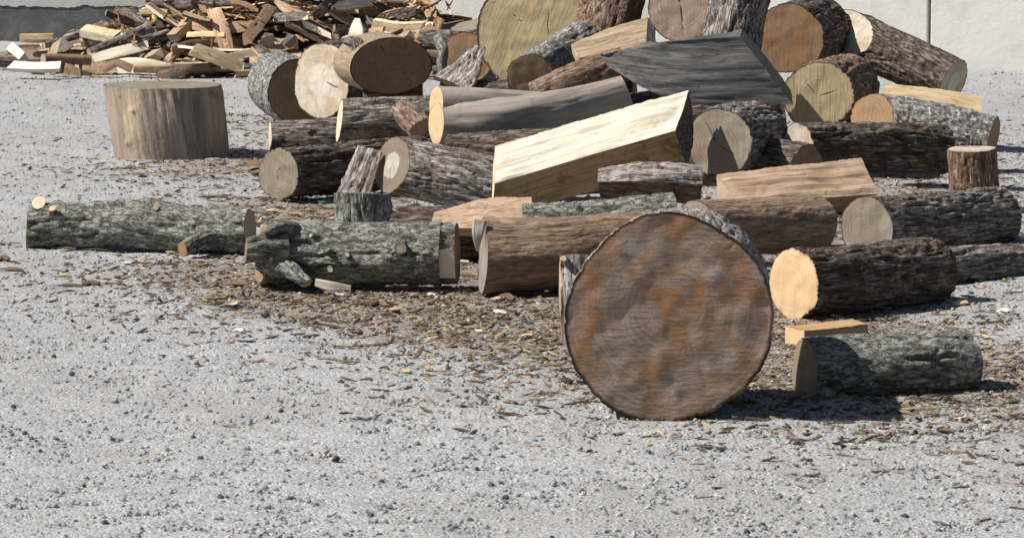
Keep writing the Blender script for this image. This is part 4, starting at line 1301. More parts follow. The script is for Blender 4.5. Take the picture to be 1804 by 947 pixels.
(4,-1.027,25.718,0.516,-2.95,0.2,-0.65,1.25,1.14,1.14),
(19,-1.634,26.176,0.308,2.57,-0.14,-0.46,1.05,1.05,1.05),
(11,-0.456,24.773,0.144,0.15,0.08,0.6,1.17,1.09,1.09),
(11,-0.921,25.969,0.385,-2.73,0.01,0.34,1.15,1.06,1.06),
(0,-2.169,26.174,0.315,-1.45,-0.16,-0.48,1.27,1.23,1.23),
(15,-1.411,24.692,0.185,-1.02,-0.07,-1.48,1.15,1.12,1.12),
(5,-2.22,25.168,0.324,-0.75,0.2,-1.91,0.96,0.92,0.92),
(6,-1.106,26.439,0.185,3.03,0.25,0.39,1.16,1.1,1.1),
(18,-0.864,25.038,0.295,-0.15,0.16,-0.3,1.33,1.24,1.24),
(1,-1.162,24.866,0.251,-2.64,-0.07,-0.21,1.06,1.04,1.04),
(10,-0.733,24.493,0.168,-0.84,0.1,0.41,0.88,0.84,0.84),
(4,-1.443,24.362,0.124,0.16,0.05,-0.33,1.13,1.16,1.16),
(6,-0.921,26.983,0.031,0.27,-3.1,0.62,1.38,1.27,1.27),
(4,-1.645,24.877,0.124,-2.25,0.35,0.4,1.28,1.18,1.18),
(6,-2.236,26.137,0.286,2.69,-0.04,-0.27,0.95,0.83,0.83),
(13,-2.207,25.65,0.402,-0.27,-0.49,2.88,0.95,1.05,1.05),
(15,-1.167,25.915,0.476,-2.77,0.35,-0.49,0.85,0.84,0.84),
(2,-1.622,26.055,0.378,0.51,0.29,2.82,0.9,0.98,0.98),
(21,-0.896,24.8,0.216,2.26,-0.02,0.02,1.13,1.06,1.06),
(0,-1.561,25.666,0.538,1.09,-0.14,-2.02,1.0,1.08,1.08),
(4,-1.359,26.51,0.135,0.04,-0.73,-1.6,0.93,1.01,1.01),
(1,-0.493,25.628,0.279,0.49,-3.08,-0.04,1.39,1.23,1.23),
(18,-1.085,24.304,0.068,0.17,0.28,-0.47,0.98,0.86,0.86),
(19,-0.454,26.068,0.186,-3.0,0.34,1.09,1.12,1.04,1.04),
(18,-1.322,25.582,0.516,-1.96,0.41,-1.09,1.07,0.98,0.98),
(13,-1.453,26.311,0.309,1.88,-0.19,-1.37,1.25,1.21,1.21),
(2,-1.885,25.801,0.364,0.12,-0.07,0.19,1.32,1.22,1.22),
(10,-1.488,25.387,0.411,-0.66,-3.04,0.15,1.23,1.08,1.08),
(4,-1.694,24.569,0.103,3.03,-0.08,1.35,1.23,1.08,1.08),
(10,-1.382,25.533,0.454,-1.0,-0.36,-1.4,1.12,1.07,1.07),
(2,-2.254,26.054,0.336,-2.59,-0.16,-0.24,1.17,1.08,1.08),
(0,-1.598,24.705,0.215,0.76,0.03,-1.33,1.25,1.3,1.3),
(2,-2.174,27.328,0.06,-0.13,-0.19,-0.11,1.0,1.1,1.1),
(9,-2.434,26.392,0.039,-0.5,-0.01,0.91,0.91,0.82,0.82),
(13,-0.459,24.645,0.061,-2.03,0.23,1.0,1.05,1.01,1.01),
(17,-0.636,24.97,0.131,3.13,0.15,1.4,0.93,0.95,0.95),
(15,-1.114,24.621,0.24,1.29,0.29,-0.33,1.36,1.28,1.28),
(19,-1.335,24.889,0.177,-3.08,0.32,-1.31,1.06,1.07,1.07),
(13,-0.785,25.895,0.332,1.31,-2.89,0.31,1.3,1.25,1.25),
(10,-1.611,25.55,0.409,-0.15,2.91,0.04,0.82,0.83,0.83),
(17,-0.933,25.008,0.233,3.12,0.22,-0.05,1.23,1.27,1.27),
(11,-1.704,25.098,0.29,-2.81,-0.29,0.75,0.99,1.07,1.07),
(6,-2.039,24.615,0.094,-3.01,-0.19,1.27,1.03,0.95,0.95),
(21,-0.732,27.143,0.077,1.06,0.06,-2.92,1.06,0.93,0.93),
(2,-1.348,24.866,0.375,-0.04,-2.65,-0.49,1.09,1.17,1.17),
(19,-1.517,25.044,0.303,2.89,-0.24,0.45,0.94,0.83,0.83),
(9,-2.162,25.004,0.299,-2.94,0.49,-0.14,1.09,1.11,1.11),
(8,-2.497,24.851,0.131,-2.26,-0.21,0.52,0.94,0.95,0.95),
(2,-1.536,24.192,0.098,0.07,-0.35,1.93,1.14,1.21,1.21),
(2,-1.077,24.875,0.13,2.63,0.06,0.85,1.1,1.1,1.1),
(6,-0.606,25.271,0.205,-2.77,0.6,-0.2,1.11,1.09,1.09),
(11,-1.178,25.253,0.282,0.13,-2.87,-1.07,0.92,0.82,0.82),
(19,-1.426,25.106,0.298,-0.98,0.19,-2.87,1.19,1.16,1.16),
(17,-2.435,25.171,0.221,2.24,-0.39,0.34,0.85,0.94,0.94),
(0,-0.97,24.894,0.122,0.55,-0.08,0.89,1.18,1.21,1.21),
(8,-2.512,24.738,0.125,-0.66,2.95,0.21,1.07,1.1,1.1),
(19,-2.078,24.973,0.185,-3.04,-0.19,1.03,1.02,0.97,0.97),
(2,-1.25,26.44,0.262,-0.32,0.46,1.43,0.9,0.97,0.97),
(12,-1.582,26.25,0.374,-0.32,-0.22,-0.2,1.04,1.15,1.15),
(9,-0.92,27.219,0.037,0.22,-2.95,0.08,0.85,0.86,0.86),
(17,-2.001,24.815,0.186,0.12,0.21,-2.17,0.99,1.06,1.06),
(17,-0.754,25.192,0.203,-2.89,0.19,-0.19,1.03,0.9,0.9),
(3,-1.269,25.102,0.249,1.47,0.18,0.21,0.77,0.8,0.8),
(14,-0.505,25.892,0.296,-2.95,0.14,0.62,1.2,1.22,1.22),
(1,-1.917,25.892,0.411,3.04,0.42,-0.04,0.92,0.86,0.86),
(17,-1.169,26.852,0.087,-0.39,0.01,0.44,1.12,1.14,1.14),
(10,-2.073,25.27,0.342,-0.95,0.11,-1.82,0.82,0.86,0.86),
(3,-2.065,25.562,0.371,0.65,0.02,0.44,0.99,0.99,0.99),
(4,-0.468,25.767,0.284,-2.85,0.36,1.24,1.35,1.23,1.23),
(12,-1.792,26.104,0.386,0.19,0.67,1.8,0.85,0.85,0.85),
(1,-1.953,25.274,0.323,0.18,-0.53,1.88,1.03,0.94,0.94),
(17,-0.342,25.445,0.168,-0.81,-0.29,-2.51,0.87,0.93,0.93),
(17,-1.475,24.874,0.268,-0.27,-0.05,-0.66,0.93,0.99,0.99),
(9,-1.354,25.307,0.37,-2.87,0.09,0.35,1.33,1.26,1.26),
(13,-1.856,24.839,0.296,-0.1,-0.01,-0.11,1.33,1.24,1.24),
(10,-1.688,26.33,0.263,-0.36,0.28,2.79,0.96,0.84,0.84),
(3,-1.09,25.974,0.48,-2.71,0.3,-0.37,0.95,0.87,0.87),
(3,-0.798,24.876,0.207,-3.06,0.08,0.02,0.99,1.04,1.04),
(17,-0.616,26.623,0.103,-0.18,0.39,2.26,1.12,1.04,1.04),
(2,-0.726,25.864,0.41,0.16,-0.27,2.26,0.97,0.91,0.91),
(16,-1.886,26.02,0.409,0.68,-0.1,2.24,0.81,0.81,0.81),
(11,-1.822,24.994,0.357,-2.69,0.17,0.33,0.92,1.02,1.02),
(0,0.092,26.118,0.04,1.05,0.03,1.6,0.77,0.85,0.85),
(13,-2.033,26.452,0.177,0.3,2.68,-1.13,1.11,1.06,1.06),
(19,-1.932,26.53,0.15,2.87,0.45,0.42,0.92,0.8,0.8),
(12,-1.805,25.509,0.435,2.49,0.22,-1.17,1.02,1.03,1.03),
(13,-0.915,26.388,0.238,-1.42,-0.11,-1.06,1.33,1.3,1.3),
(0,-0.769,26.38,0.243,-1.09,-0.27,-0.62,1.06,1.13,1.13),
(7,-2.215,25.526,0.41,-0.12,-0.04,0.28,1.02,1.13,1.13),
(6,-0.874,25.811,0.426,0.04,0.36,-0.78,1.19,1.07,1.07),
(6,-1.704,25.925,0.457,0.07,-2.94,1.12,1.03,0.98,0.98),
(7,-1.45,24.871,0.317,3.03,0.1,0.81,0.85,0.94,0.94),
(19,-0.93,25.898,0.488,-0.19,-2.81,-0.29,1.23,1.24,1.24),
(14,-1.717,25.587,0.475,-0.27,-0.31,-1.11,0.93,0.86,0.86),
(10,-1.431,25.709,0.515,-0.29,0.32,-1.92,0.91,0.93,0.93),
(7,-0.497,26.212,0.246,0.53,-2.76,0.15,1.1,1.0,1.0),
(19,-1.863,26.314,0.264,0.49,2.46,-0.96,0.98,0.9,0.9),
(4,-1.048,26.041,0.42,-2.77,0.1,0.3,1.31,1.21,1.21),
(1,-0.666,25.122,0.219,0.15,0.54,-0.84,0.85,0.85,0.85),
(9,-1.487,25.873,0.45,2.92,-0.19,0.02,1.25,1.16,1.16),
(10,-0.764,25.091,0.285,1.72,-0.04,-0.31,1.12,1.14,1.14),
(13,-1.603,25.731,0.438,-1.02,3.04,-0.55,0.86,0.89,0.89),
(19,-1.241,25.536,0.431,-0.08,-0.01,1.79,0.98,0.94,0.94),
(4,-2.047,25.791,0.439,2.87,-0.19,0.16,0.98,0.86,0.86),
(21,-2.052,25.088,0.434,-2.48,-0.02,-0.25,1.02,1.01,1.01),
(18,-1.623,24.681,0.312,-0.33,2.78,1.3,1.44,1.28,1.28),
(12,-1.857,24.731,0.245,-2.66,0.91,-1.09,1.06,1.04,1.04),
(12,-2.059,25.628,0.446,0.24,-2.96,1.1,1.17,1.02,1.02),
(0,-1.032,25.199,0.404,0.09,0.49,0.43,1.2,1.29,1.29),
(1,-1.338,25.373,0.47,-0.08,0.02,-0.1,1.32,1.21,1.21),
(17,-1.191,25.675,0.463,-0.67,0.08,-0.07,1.04,1.11,1.11),
(0,-0.974,25.764,0.474,-1.5,0.09,-0.45,0.94,0.83,0.83),
(19,-1.581,26.12,0.498,2.43,0.47,0.93,1.19,1.05,1.05),
(1,-1.093,25.702,0.476,3.02,0.29,0.23,0.96,1.07,1.07),
(15,-1.281,25.069,0.443,-0.09,-0.48,-2.41,1.05,1.1,1.1),
(8,-1.2,26.333,0.267,0.95,-2.93,0.72,0.86,0.92,0.92),
(17,-0.74,25.358,0.388,0.4,0.43,0.52,1.35,1.22,1.22),
(20,-1.047,25.379,0.469,1.86,0.41,-0.25,1.05,1.09,1.09),
(8,-1.694,25.831,0.525,0.36,-3.07,0.03,0.96,1.0,1.0),
(2,-1.691,25.657,0.508,0.16,-0.17,-1.98,0.87,0.83,0.83),
(9,-1.103,24.978,0.373,-2.3,0.61,-0.17,1.02,0.97,0.97),
(10,-0.548,25.451,0.358,-0.2,2.45,2.04,0.85,0.88,0.88),
(1,-1.301,26.136,0.435,-3.1,0.17,0.03,1.08,0.98,0.98),
]

COUNT = {}


def children_of(o):
    return [c for c in bpy.data.objects if c.parent == o]


PROTO_KIDS = [p for _, p in PROTO]


def put_firewood(k, loc, rot, scl, label, group=None, mats=None):
    root0, kids = PROTO[k]
    if COUNT.get(k, 0) == 0:
        o = root0
        new = False
    else:
        o = root0.copy()
        link(o)
        new = True
    COUNT[k] = COUNT.get(k, 0) + 1
    o.location, o.rotation_euler, o.scale = loc, rot, scl
    for key in ('label', 'category', 'group'):
        if key in o: del o[key]
    tag(o, label, 'firewood', group)
    if new:
        for c in kids:
            d = c.copy()
            link(d, o)
    return o


HEAP_RIGHT = []                                                # the tail of the heap that runs on behind the rounds
_rr = random.Random(31)
for _i in range(26):
    _q = P(_rr.uniform(640, 800), 0, _rr.uniform(23.9, 25.2))
    _lay = _rr.choice((0.05, 0.12, 0.20, 0.27)) * (1.15 - abs(_i % 7 - 3) * 0.06)
    HEAP_RIGHT.append((_rr.randrange(20), _q[0], _q[1], _lay, _rr.uniform(0, 6.2), _rr.uniform(-.3, .3), _rr.uniform(-1, 1), 1.0, 1.0, 1.0))
_h0 = np.array([r[1:4] for r in HEAP])
for _i in range(64):                                           # smaller pieces thrown on last
    _x, _y = float(np.clip(_rr.gauss(-1.6, .75), -3.0, -0.2)), _rr.uniform(24.55, 25.7)
    _m = np.hypot(_h0[:, 0] - _x, _h0[:, 1] - _y) < 0.17
    _z0 = (float(_h0[_m, 2].max()) + 0.055) if _m.any() else 0.03
    _s = _rr.uniform(.55, .85)
    HEAP_RIGHT.append((_rr.randrange(20), _x, _y, _z0, _rr.uniform(0, 6.2), _rr.uniform(-.35, .35), _rr.gauss(0, .7), _s * 1.2, _s, _s))
COLNAME = ['pinkish', 'cream', 'orange-brown', 'tan']
SHAPE = ['wedge of split firewood', 'half-round split billet', 'flat split slab backed with bark', 'three-sided split stick', 'split billet with bark on one side']


def heap_place(x, y, z):
    """which part of the heap a piece lies in, as one sees it"""
    px = PW / 2 + x * FOC / y
    py = (CAM_H - z) * FOC / y - 300
    side = ('far left', 'left', 'mid-left', 'middle', 'mid-right', 'right')[int(np.clip(px // 130, 0, 5))]
    row = 'top of' if py < 22 else ('upper' if py < 55 else ('lower' if py < 95 else 'foot of'))
    if y > 26.0:
        row = 'back of'
    return 'at %s firewood heap, %s' % (row, side) if row.endswith('of') else 'in %s firewood heap, %s' % (row, side)


THIN = random.Random(77)
for r_ in HEAP + HEAP_RIGHT:
    k_ = r_[0]
    kind_ = '%s %s' % (COLNAME[k_ // 5], SHAPE[k_ % 5]) if k_ < 20 else 'round bark-covered limb'
    size_ = '' if 0.9 < r_[8] < 1.15 else ('small ' if r_[8] <= 0.9 else 'large ')
    lab = size_ + kind_ + ' ' + heap_place(*r_[1:4])
    th_ = THIN.uniform(0.75, 1.02)
    put_firewood(k_, r_[1:4], r_[4:7], (r_[7] * THIN.uniform(0.95, 1.2), r_[8] * th_, r_[9] * th_), lab, 'firewood heap, ' + kind_)

# brown core added inside the heap so the gaps between pieces look dark
_n = 60
_th, _ph = np.meshgrid(np.linspace(0, 2 * math.pi, 2 * _n, endpoint=False), np.linspace(0, math.pi / 2, _n), indexing='ij')
_x = -1.5 + 1.4 * np.cos(_th) * np.sin(_ph)
_y = 25.75 + 0.84 * np.sin(_th) * np.sin(_ph)
_z = 0.34 * np.cos(_ph) - 0.02 + 0.02 * fbm(np.stack([_x, _y, 0 * _x], -1) * 12, 3, 3)
_a = np.arange(2 * _n)[:, None] * _n
_b = ((np.arange(2 * _n) + 1) % (2 * _n))[:, None] * _n
_j = np.arange(_n - 1)[None]
_q = np.stack([_a + _j, _a + _j + 1, _b + _j + 1, _b + _j], -1).reshape(-1, 4)
k_ = NT('splinters_and_bark_crumbs', 0.95, 0.1)
_c = k_.ramp(k_.noise(k_.objc(), 60, 5, 0.7), [(0.35, (0.05, 0.033, 0.022)), (0.55, (0.14, 0.09, 0.055)), (0.7, (0.30, 0.21, 0.13))])
M['crumbs'] = k_.done(_c, k_.bump(k_.noise(k_.objc(), 70, 5, 0.7), 0.02, 1.0))  # mottled dark brown of the added core
me = mesh_from('heap_core', np.stack([_x, _y, _z], -1).reshape(-1, 3), _q, M['crumbs'])
tag(link(bpy.data.objects.new('heap_core', me)), 'brown splinters and bark crumbs under the firewood heap', 'wood debris', kind='stuff')


# slivers lying on and between the pieces
_h = np.array([r[1:4] for r in HEAP])
_rs = np.random.RandomState(9)
_px = np.clip(_rs.randn(900) * 0.75 - 1.55, -3.3, 0.1)
_py = 25.35 + _rs.randn(900) * 0.42
_pz = []
for _i in range(900):
    _d = np.hypot(_h[:, 0] - _px[_i], _h[:, 1] - _py[_i])
    _m = _d < 0.16
    _pz.append(_h[_m, 2].max() + 0.045 if _m.any() else 0.012)
HEAP_SLIVER = np.stack([_px, _py, np.array(_pz)], -1)


# --- single pieces of the heap that stand out
def fire(label, pts, sec, cols, cut, bark='grey_furrow', seed=1, rad=None, **kw):
    mats = {'split1': M[cols[0]], 'split2': M[cols[1 % len(cols)]], 'split3': M[cols[2 % len(cols)]], 'bark': M[bark], 'cut': M[cut]}
    kw.setdefault('res', 0.014)
    kw.setdefault('lump', 0.08)
    return split('firewood_piece', label, pts, sec, mats, {'bark': 'furrow'}, cat='firewood', seed=seed, rad=rad, **kw)


def tri(s):
    return [(0.7 * s, -0.45 * s, 'split1', 0.0), (0.1 * s, 0.60 * s, 'split2', 0.0), (-0.68 * s, -0.35 * s, 'split3', 0.0)]


def slabs(w, h):
    return [(w, -h, 'split1', 0.0), (w, h, 'split2', 0.0), (-w, h * .9, 'split3', 0.0), (-w, -h, 'split1', 0.0)]


log('firewood_pole', 'long dark bark-covered pole slanting up to the right on the firewood heap', [(158, 97, 24.75, 11), (210, 76, 24.85, 12), (266, 51, 24.98, 12)], 'grey_furrow', 'furrow', 'cut_pale', seed=301, cat='firewood')
log('firewood_pole', 'thin grey bark-covered limb at the left shoulder of the firewood heap', [(78, 80, 25.0, 6), (112, 70, 25.05, 7), (152, 56, 25.1, 7)], 'grey_furrow', 'furrow', 'cut_pale', seed=302, cat='firewood')
fire('flat yellow-orange split block leaning at the left end of the heap near the wall', [(35, 67, 25.35), (64, 67, 25.35), (94, 66, 25.35)], slabs(.02, .028), ('split_orange', 'split_orange', 'split_cream'), 'cut_orange', seed=303)
fire('white split slab lying on the gravel at the left front of the heap', [(17, 116, 24.25), (60, 118, 24.2), (106, 117, 24.2)], [(0.07, 0.03, 'split1', 0), (-0.05, -0.012, 'split2', 0.02), (-0.03, -0.035, 'split3', 0), (0.06, -0.03, 'split3', 0)], ('split_white', 'split_white', 'split_brown'), 'cut_fresh', seed=304)
fire('cream split billet tilted at the far left end of the heap', [(20, 82, 25.0), (30, 90, 24.8), (42, 100, 24.6)], tri(.05), ('split_cream', 'split_white', 'split_pink'), 'cut_pale', seed=305)
log('firewood_billet', 'round brown billet with a pinkish end low at the left of the heap', [(76, 104, 24.35, 9), (110, 104, 24.4, 9), (160, 106, 24.45, 9)], 'split_brown', 'peeled', 'cut_pink', seed=306, cat='firewood', nA=(-0.8, -0.6, 0))
fire('bright cream split billet high on the left slope of the heap', [(146, 52, 25.05), (175, 57, 25.0), (206, 63, 24.95)], [(0.05, 0.03, 'split1', 0), (-0.04, 0.0, 'split2', 0), (-0.03, -0.05, 'split3', 0), (0.04, -0.04, 'split3', 0)], ('split_cream', 'split_white', 'split_orange'), 'cut_orange', seed=307)
fire('long pale split plank slanting steeply up through the middle of the heap', [(304, 66, 24.85), (338, 34, 25.0), (372, 0, 25.15)], [(0.05, 0.02, 'split1', 0), (-0.04, 0.03, 'split2', 0), (-0.05, -0.03, 'split3', 0), (0.04, -0.04, 'split1', 0)], ('split_pink', 'split_cream', 'split_pink'), 'cut_pink', seed=308)
fire('slim light split stick lying flat across the middle of the heap', [(330, 62, 24.75), (360, 61, 24.72), (396, 61, 24.7)], tri(.036), ('split_tan', 'split_cream', 'split_tan'), 'cut_pale', seed=309)
fire('curved grey split slab standing on edge right of the heap middle', [(378, 88, 24.7), (392, 55, 24.85), (410, 22, 25.0)], slabs(.035, .018), ('split_tan', 'split_tan', 'split_grey'), 'cut_grey', seed=310, twist=0.8, rad=[.5, 1.1, .9])
fire('long pinkish split billet lying low along the right front of the heap', [(396, 104, 24.4), (450, 93, 24.45), (520, 80, 24.5)], tri(.055), ('split_pink', 'split_tan', 'split_cream'), 'cut_pink', seed=311, rad=[.8, 1, .9])
fire('pale yellow split billet on the right front edge of the heap', [(440, 108, 24.3), (490, 106, 24.3), (545, 100, 24.3)], tri(.05), ('split_orange', 'split_cream', 'split_cream'), 'cut_pale', seed=312)
fire('cream splinter-faced piece standing upright behind the pale and dark rounds', [(627, 92, 24.0), (628, 62, 24.0), (630, 34, 24.05)], slabs(.045, .03), ('split_white', 'split_cream', 'split_white'), 'cut_fresh', seed=313, up=(0, 1, 0), rad=[.9, 1.1, .4])
fire('grey-brown flat billet on the ground at the right front of the heap', [(416, 129, 24.1), (450, 128, 24.1), (492, 127, 24.1)], slabs(.035, .02), ('split_brown', 'split_tan', 'split_brown'), 'cut_brown', seed=314)
fire('short orange split block right of the heap against the pale wall', [(752, 66, 24.3), (766, 52, 24.35), (774, 36, 24.4)], slabs(.03, .03), ('split_orange', 'split_orange', 'split_cream'), 'cut_orange', seed=315, up=(0, 1, 0))
fire('bright white split slab right of the heap against the pale wall', [(712, 62, 24.6), (735, 50, 24.65), (758, 43, 24.7)], slabs(.07, .015), ('split_white', 'split_white', 'split_white'), 'cut_fresh', seed=316)
fire('dark orange split chunk tucked behind the oval dark round', [(728, 74, 24.0), (745, 60, 24.05), (762, 48, 24.1)], tri(.055), ('split_orange', 'split_orange', 'split_brown'), 'cut_orange', seed=317)
fire('pinkish split billet at the heap base left of the middle', [(178, 124, 24.35), (205, 112, 24.4), (232, 122, 24.4)], tri(.05), ('split_pink', 'split_brown', 'split_pink'), 'cut_pink', seed=318)
fire('flat brown split plank along the heap base in the middle', [(236, 122, 24.3), (275, 122, 24.3), (316, 121, 24.3)], slabs(.05, .022), ('split_pink', 'split_tan', 'split_brown'), 'cut_pink', seed=319)
fire('cream bowl-shaped half billet at the heap base right of the middle', [(312, 118, 24.25), (335, 119, 24.2), (362, 117, 24.25)], [(0.07, 0.03, 'split1', 0), (-0.05, 0.03, 'bark', 0.25), (-0.02, -0.05, 'bark', 0.1)], ('split_cream',), 'cut_pale', bark='shell_brown', seed=320)

# --- the pile goes on to the right of the view
log('mossy_log', 'green mossy log lying alone on the gravel in the right foreground', [(1418, 660, 10.55, 62), (1540, 652, 10.62, 64), (1700, 640, 10.74, 62)], 'moss', 'moss', 'cut_grey', 'cut_brown', seed=401, nA=(-0.95, -0.3, 0.05), lump=0.07,
    bulges=((0.4, 2.8, 0.05, 0.3, 0.014), (0.75, 2.2, 0.05, 0.3, 0.012)))
log('rough_log', 'dark bark log behind the huge rotten round with a pale orange end', [(1400, 500, 12.2, 62), (1500, 492, 12.4, 62), (1640, 478, 12.75, 60)], 'dark_furrow', 'furrow', 'cut_orange', seed=402, nA=(-0.75, -0.65, 0.05))
log('barkless_log', 'short brown barkless log lying crosswise right of the slab with green bark', [(1225, 402, 13.1, 50), (1330, 400, 13.3, 50), (1440, 392, 13.5, 50)], 'brown_wood', 'peeled', 'cut_grey', seed=403, amp=1.4)
log('ridged_log', 'ridged grey log lying low at the right with a weathered cut end', [(1530, 402, 14.0, 55), (1650, 395, 14.3, 54), (1760, 385, 14.6, 52)], 'grey_furrow', 'furrow', 'cut_grey', seed=404, nA=(-0.6, -0.8, 0.05))
split('split_log', 'half log with a pinkish split face on the ridged grey log at the right', [(1290, 340, 14.2), (1400, 330, 14.3), (1540, 318, 14.4)],
      [(0.13, 0.06, 'split1', 0.0), (-0.05, -0.04, 'split2', 0.02), (0.07, -0.12, 'bark', 0.22)], {'split1': M['split_dull'], 'split2': M['split_tan'], 'bark': M['red_bark'], 'cut': M['cut_pink']}, {'bark': 'furrow'}, seed=405, lump=0.10, amp=2.0, twist=0.15)
log('log_round', 'grey weathered log round right of the bright beam facing left', [(1268, 250, 15.3, 62), (1300, 243, 15.6, 62), (1330, 238, 15.8, 60)], 'grey_furrow', 'furrow', 'cut_grey', seed=406, nA=(-0.5, -0.85, 0.1), checks=((0, 1.0, 0.02, .8, .002, .005), (0, 3.6, 0.02, .7, .002, .005)))
log('rough_log', 'bark log with a cream end lying across behind the pinkish half log', [(1405, 262, 15.6, 46), (1520, 258, 15.8, 45), (1660, 262, 16.0, 44)], 'dark_furrow', 'deep', 'cut_pale', seed=407, nA=(-0.8, -0.6, 0.05))
log('log_round', 'tan log round with a cracked face on the right shoulder of the pile', [(1440, 168, 17.2, 66), (1462, 160, 17.5, 66), (1485, 152, 17.75, 64)], 'red_bark', 'furrow', 'cut_tan', seed=408, nA=(-0.35, -0.92, 0.1), sy=0.9, checks=((0, 0.8, 0.02, .8, .002, .005), (0, 2.9, 0.02, .6, .002, .005)))
log('lichen_log', 'pale lichen-covered log sloping down at the right side of the pile', [(1535, 205, 16.8, 40), (1640, 222, 16.7, 42), (1750, 246, 16.6, 42)], 'lichen', 'plates', 'cut_brown', seed=409, nA=(-0.85, -0.5, 0.2))
log('rough_log', 'upright leaning bark log behind the dark grey split face', [(1290, 90, 18.0, 50), (1300, 30, 18.05, 52), (1315, -40, 18.1, 52)], 'grey_furrow', 'deep', 'cut_grey', seed=410, up=(0, 1, 0))
log('log_round', 'brown log round high on the pile behind the tan right-hand round', [(1392, 70, 18.6, 62), (1420, 62, 18.9, 62), (1445, 56, 19.1, 60)], 'dark_furrow', 'furrow', 'cut_brown', seed=411, nA=(-0.3, -0.95, 0.0))
log('rough_log', 'dark bark log slanting down behind the right shoulder of the pile', [(1490, 60, 19.0, 44), (1580, 98, 18.8, 44), (1680, 145, 18.6, 42)], 'dark_furrow', 'furrow', 'cut_pale', seed=412, nA=(-0.8, -0.4, 0.4))
split('split_wedge', 'cream split wedge lying on the dark bark log at the right', [(1560, 168, 17.4), (1640, 176, 17.4), (1730, 190, 17.4)], [(0.09, 0.05, 'split1', 0.0), (-0.05, -0.03, 'split2', 0.0), (0.06, -0.09, 'bark', 0.2)],
      {'split1': M['split_cream'], 'split2': M['split_tan'], 'bark': M['grey_furrow'], 'cut': M['cut_pale']}, {'bark': 'furrow'}, seed=413)
log('short_log', 'short reddish log standing on end at the right edge of the pile', [(1716, 350, 15.6, 44), (1714, 300, 15.6, 43), (1712, 262, 15.6, 43)], 'red_bark', 'furrow', 'cut_pale', seed=414, up=(0, 1, 0), nB=(-0.03, -0.05, 1))
log('dark_filler_log', 'dark log deep in the pile under the grey weathered round', [(1190, 262, 15.9, 50), (1420, 300, 15.4, 48)], 'dark_furrow', 'furrow', 'cut_dark', seed=415)
log('dark_filler_log', 'dark log deep in the pile under the dark grey split face', [(1010, 232, 17.6, 56), (1380, 196, 17.6, 56)], 'dark_furrow', 'furrow', 'cut_dark', seed=416)
log('dark_filler_log', 'dark log added to fill the shadowed gap under the ridged log', [(700, 398, 14.75, 34), (900, 398, 14.7, 34)], 'dark_furrow', 'furrow', 'cut_dark', seed=418)  # added to darken the gap where bright gravel showed through
log('dark_filler_log', 'dark bark log in the gap below the smooth forked log', [(790, 282, 16.3, 44), (1120, 262, 16.2, 46)], 'dark_furrow', 'furrow', 'cut_dark', seed=422)
log('dark_filler_log', 'dark log deep in the pile below the big tan round', [(780, 205, 18.6, 60), (1120, 190, 18.5, 60)], 'dark_furrow', 'furrow', 'cut_dark', seed=417)
log('rough_log', 'dark bark log on the ground behind the lichen log at the right', [(1480, 240, 17.9, 50), (1620, 236, 18.0, 50)], 'dark_furrow', 'furrow', 'cut_brown', seed=419)
log('rough_log', 'low bark log at the foot of the right end of the pile', [(1600, 480, 13.1, 36), (1690, 470, 13.3, 36), (1790, 462, 13.5, 35)], 'grey_furrow', 'furrow', 'cut_pale', seed=420, nA=(-0.7, -0.7, 0.1))
split('split_slab', 'orange-brown split slab lying on gravel between the huge round and mossy log', [(1400, 592, 11.45), (1450, 588, 11.5), (1515, 580, 11.55)], slabs(.05, .025), {'split1': M['split_pink'], 'split2': M['split_orange'], 'split3': M['split_tan'], 'cut': M['cut_orange']}, {}, seed=421)

# ------------------------------------------------------------------ litter one can pick out: bark strips and chips
rngL = random.Random(21)


def chip_protos():
    out = []
    spec = [(0.11, .011, .0025, 'shell_brown', 'brown strip of bark'), (0.08, .010, .0025, 'split_tan', 'tan wood splinter'), (0.05, .016, .004, 'shell_brown', 'dark bark flake'),
            (0.055, .015, .003, 'split_cream', 'pale wood chip'), (0.15, .008, .0025, 'shell_brown', 'long dark bark strip'), (0.035, .012, .003, 'split_white', 'small white wood chip')]
    for i, (L, w, h, mt, nm) in enumerate(spec):
        b = 0.012 * (i % 3)
        root, parts = wood('x', [(-L / 2, 0, h), (0, b, h + 0.004), (L / 2, -b * .5, h + 0.002 * (i % 2))], [0.6, 1.0, 0.5], sec_poly([(w, -h, 'split', 0.0), (w * .9, h, 'split', 0.02), (-w, h * .8, 'split', 0.0), (-w * .8, -h, 'split', 0.0)]),
                           {'split': M[mt], 'cut': M[mt]}, {'split': 'split'}, root=empty('x', (0, 0, 0)), seed=500 + i, res=0.009, lump=0.35, twist=0.5, capA=True, capB=True)
        # one small mesh each: join the sides and ends
        vs2, fs, off_ = [], [], 0
        lcs = []
        for o in parts:
            me = o.data
            vs2 += [tuple(v.co) for v in me.vertices]
            fs += [tuple(x + off_ for x in p.vertices) for p in me.polygons]
            lcs += [tuple(d.vector) for d in me.attributes['lc'].data]
            off_ += len(me.vertices)
            bpy.data.objects.remove(o)
        bpy.data.objects.remove(root)
        me = bpy.data.meshes.new(nm.replace(' ', '_'))
        me.from_pydata(vs2, [], fs)
        at = me.attributes.new('lc', 'FLOAT_VECTOR', 'POINT')
        at.data.foreach_set('vector', np.array(lcs, np.float32).ravel())
        me.materials.append(M[mt])
        out.append((me, nm))
    return out


CHIP = chip_protos()
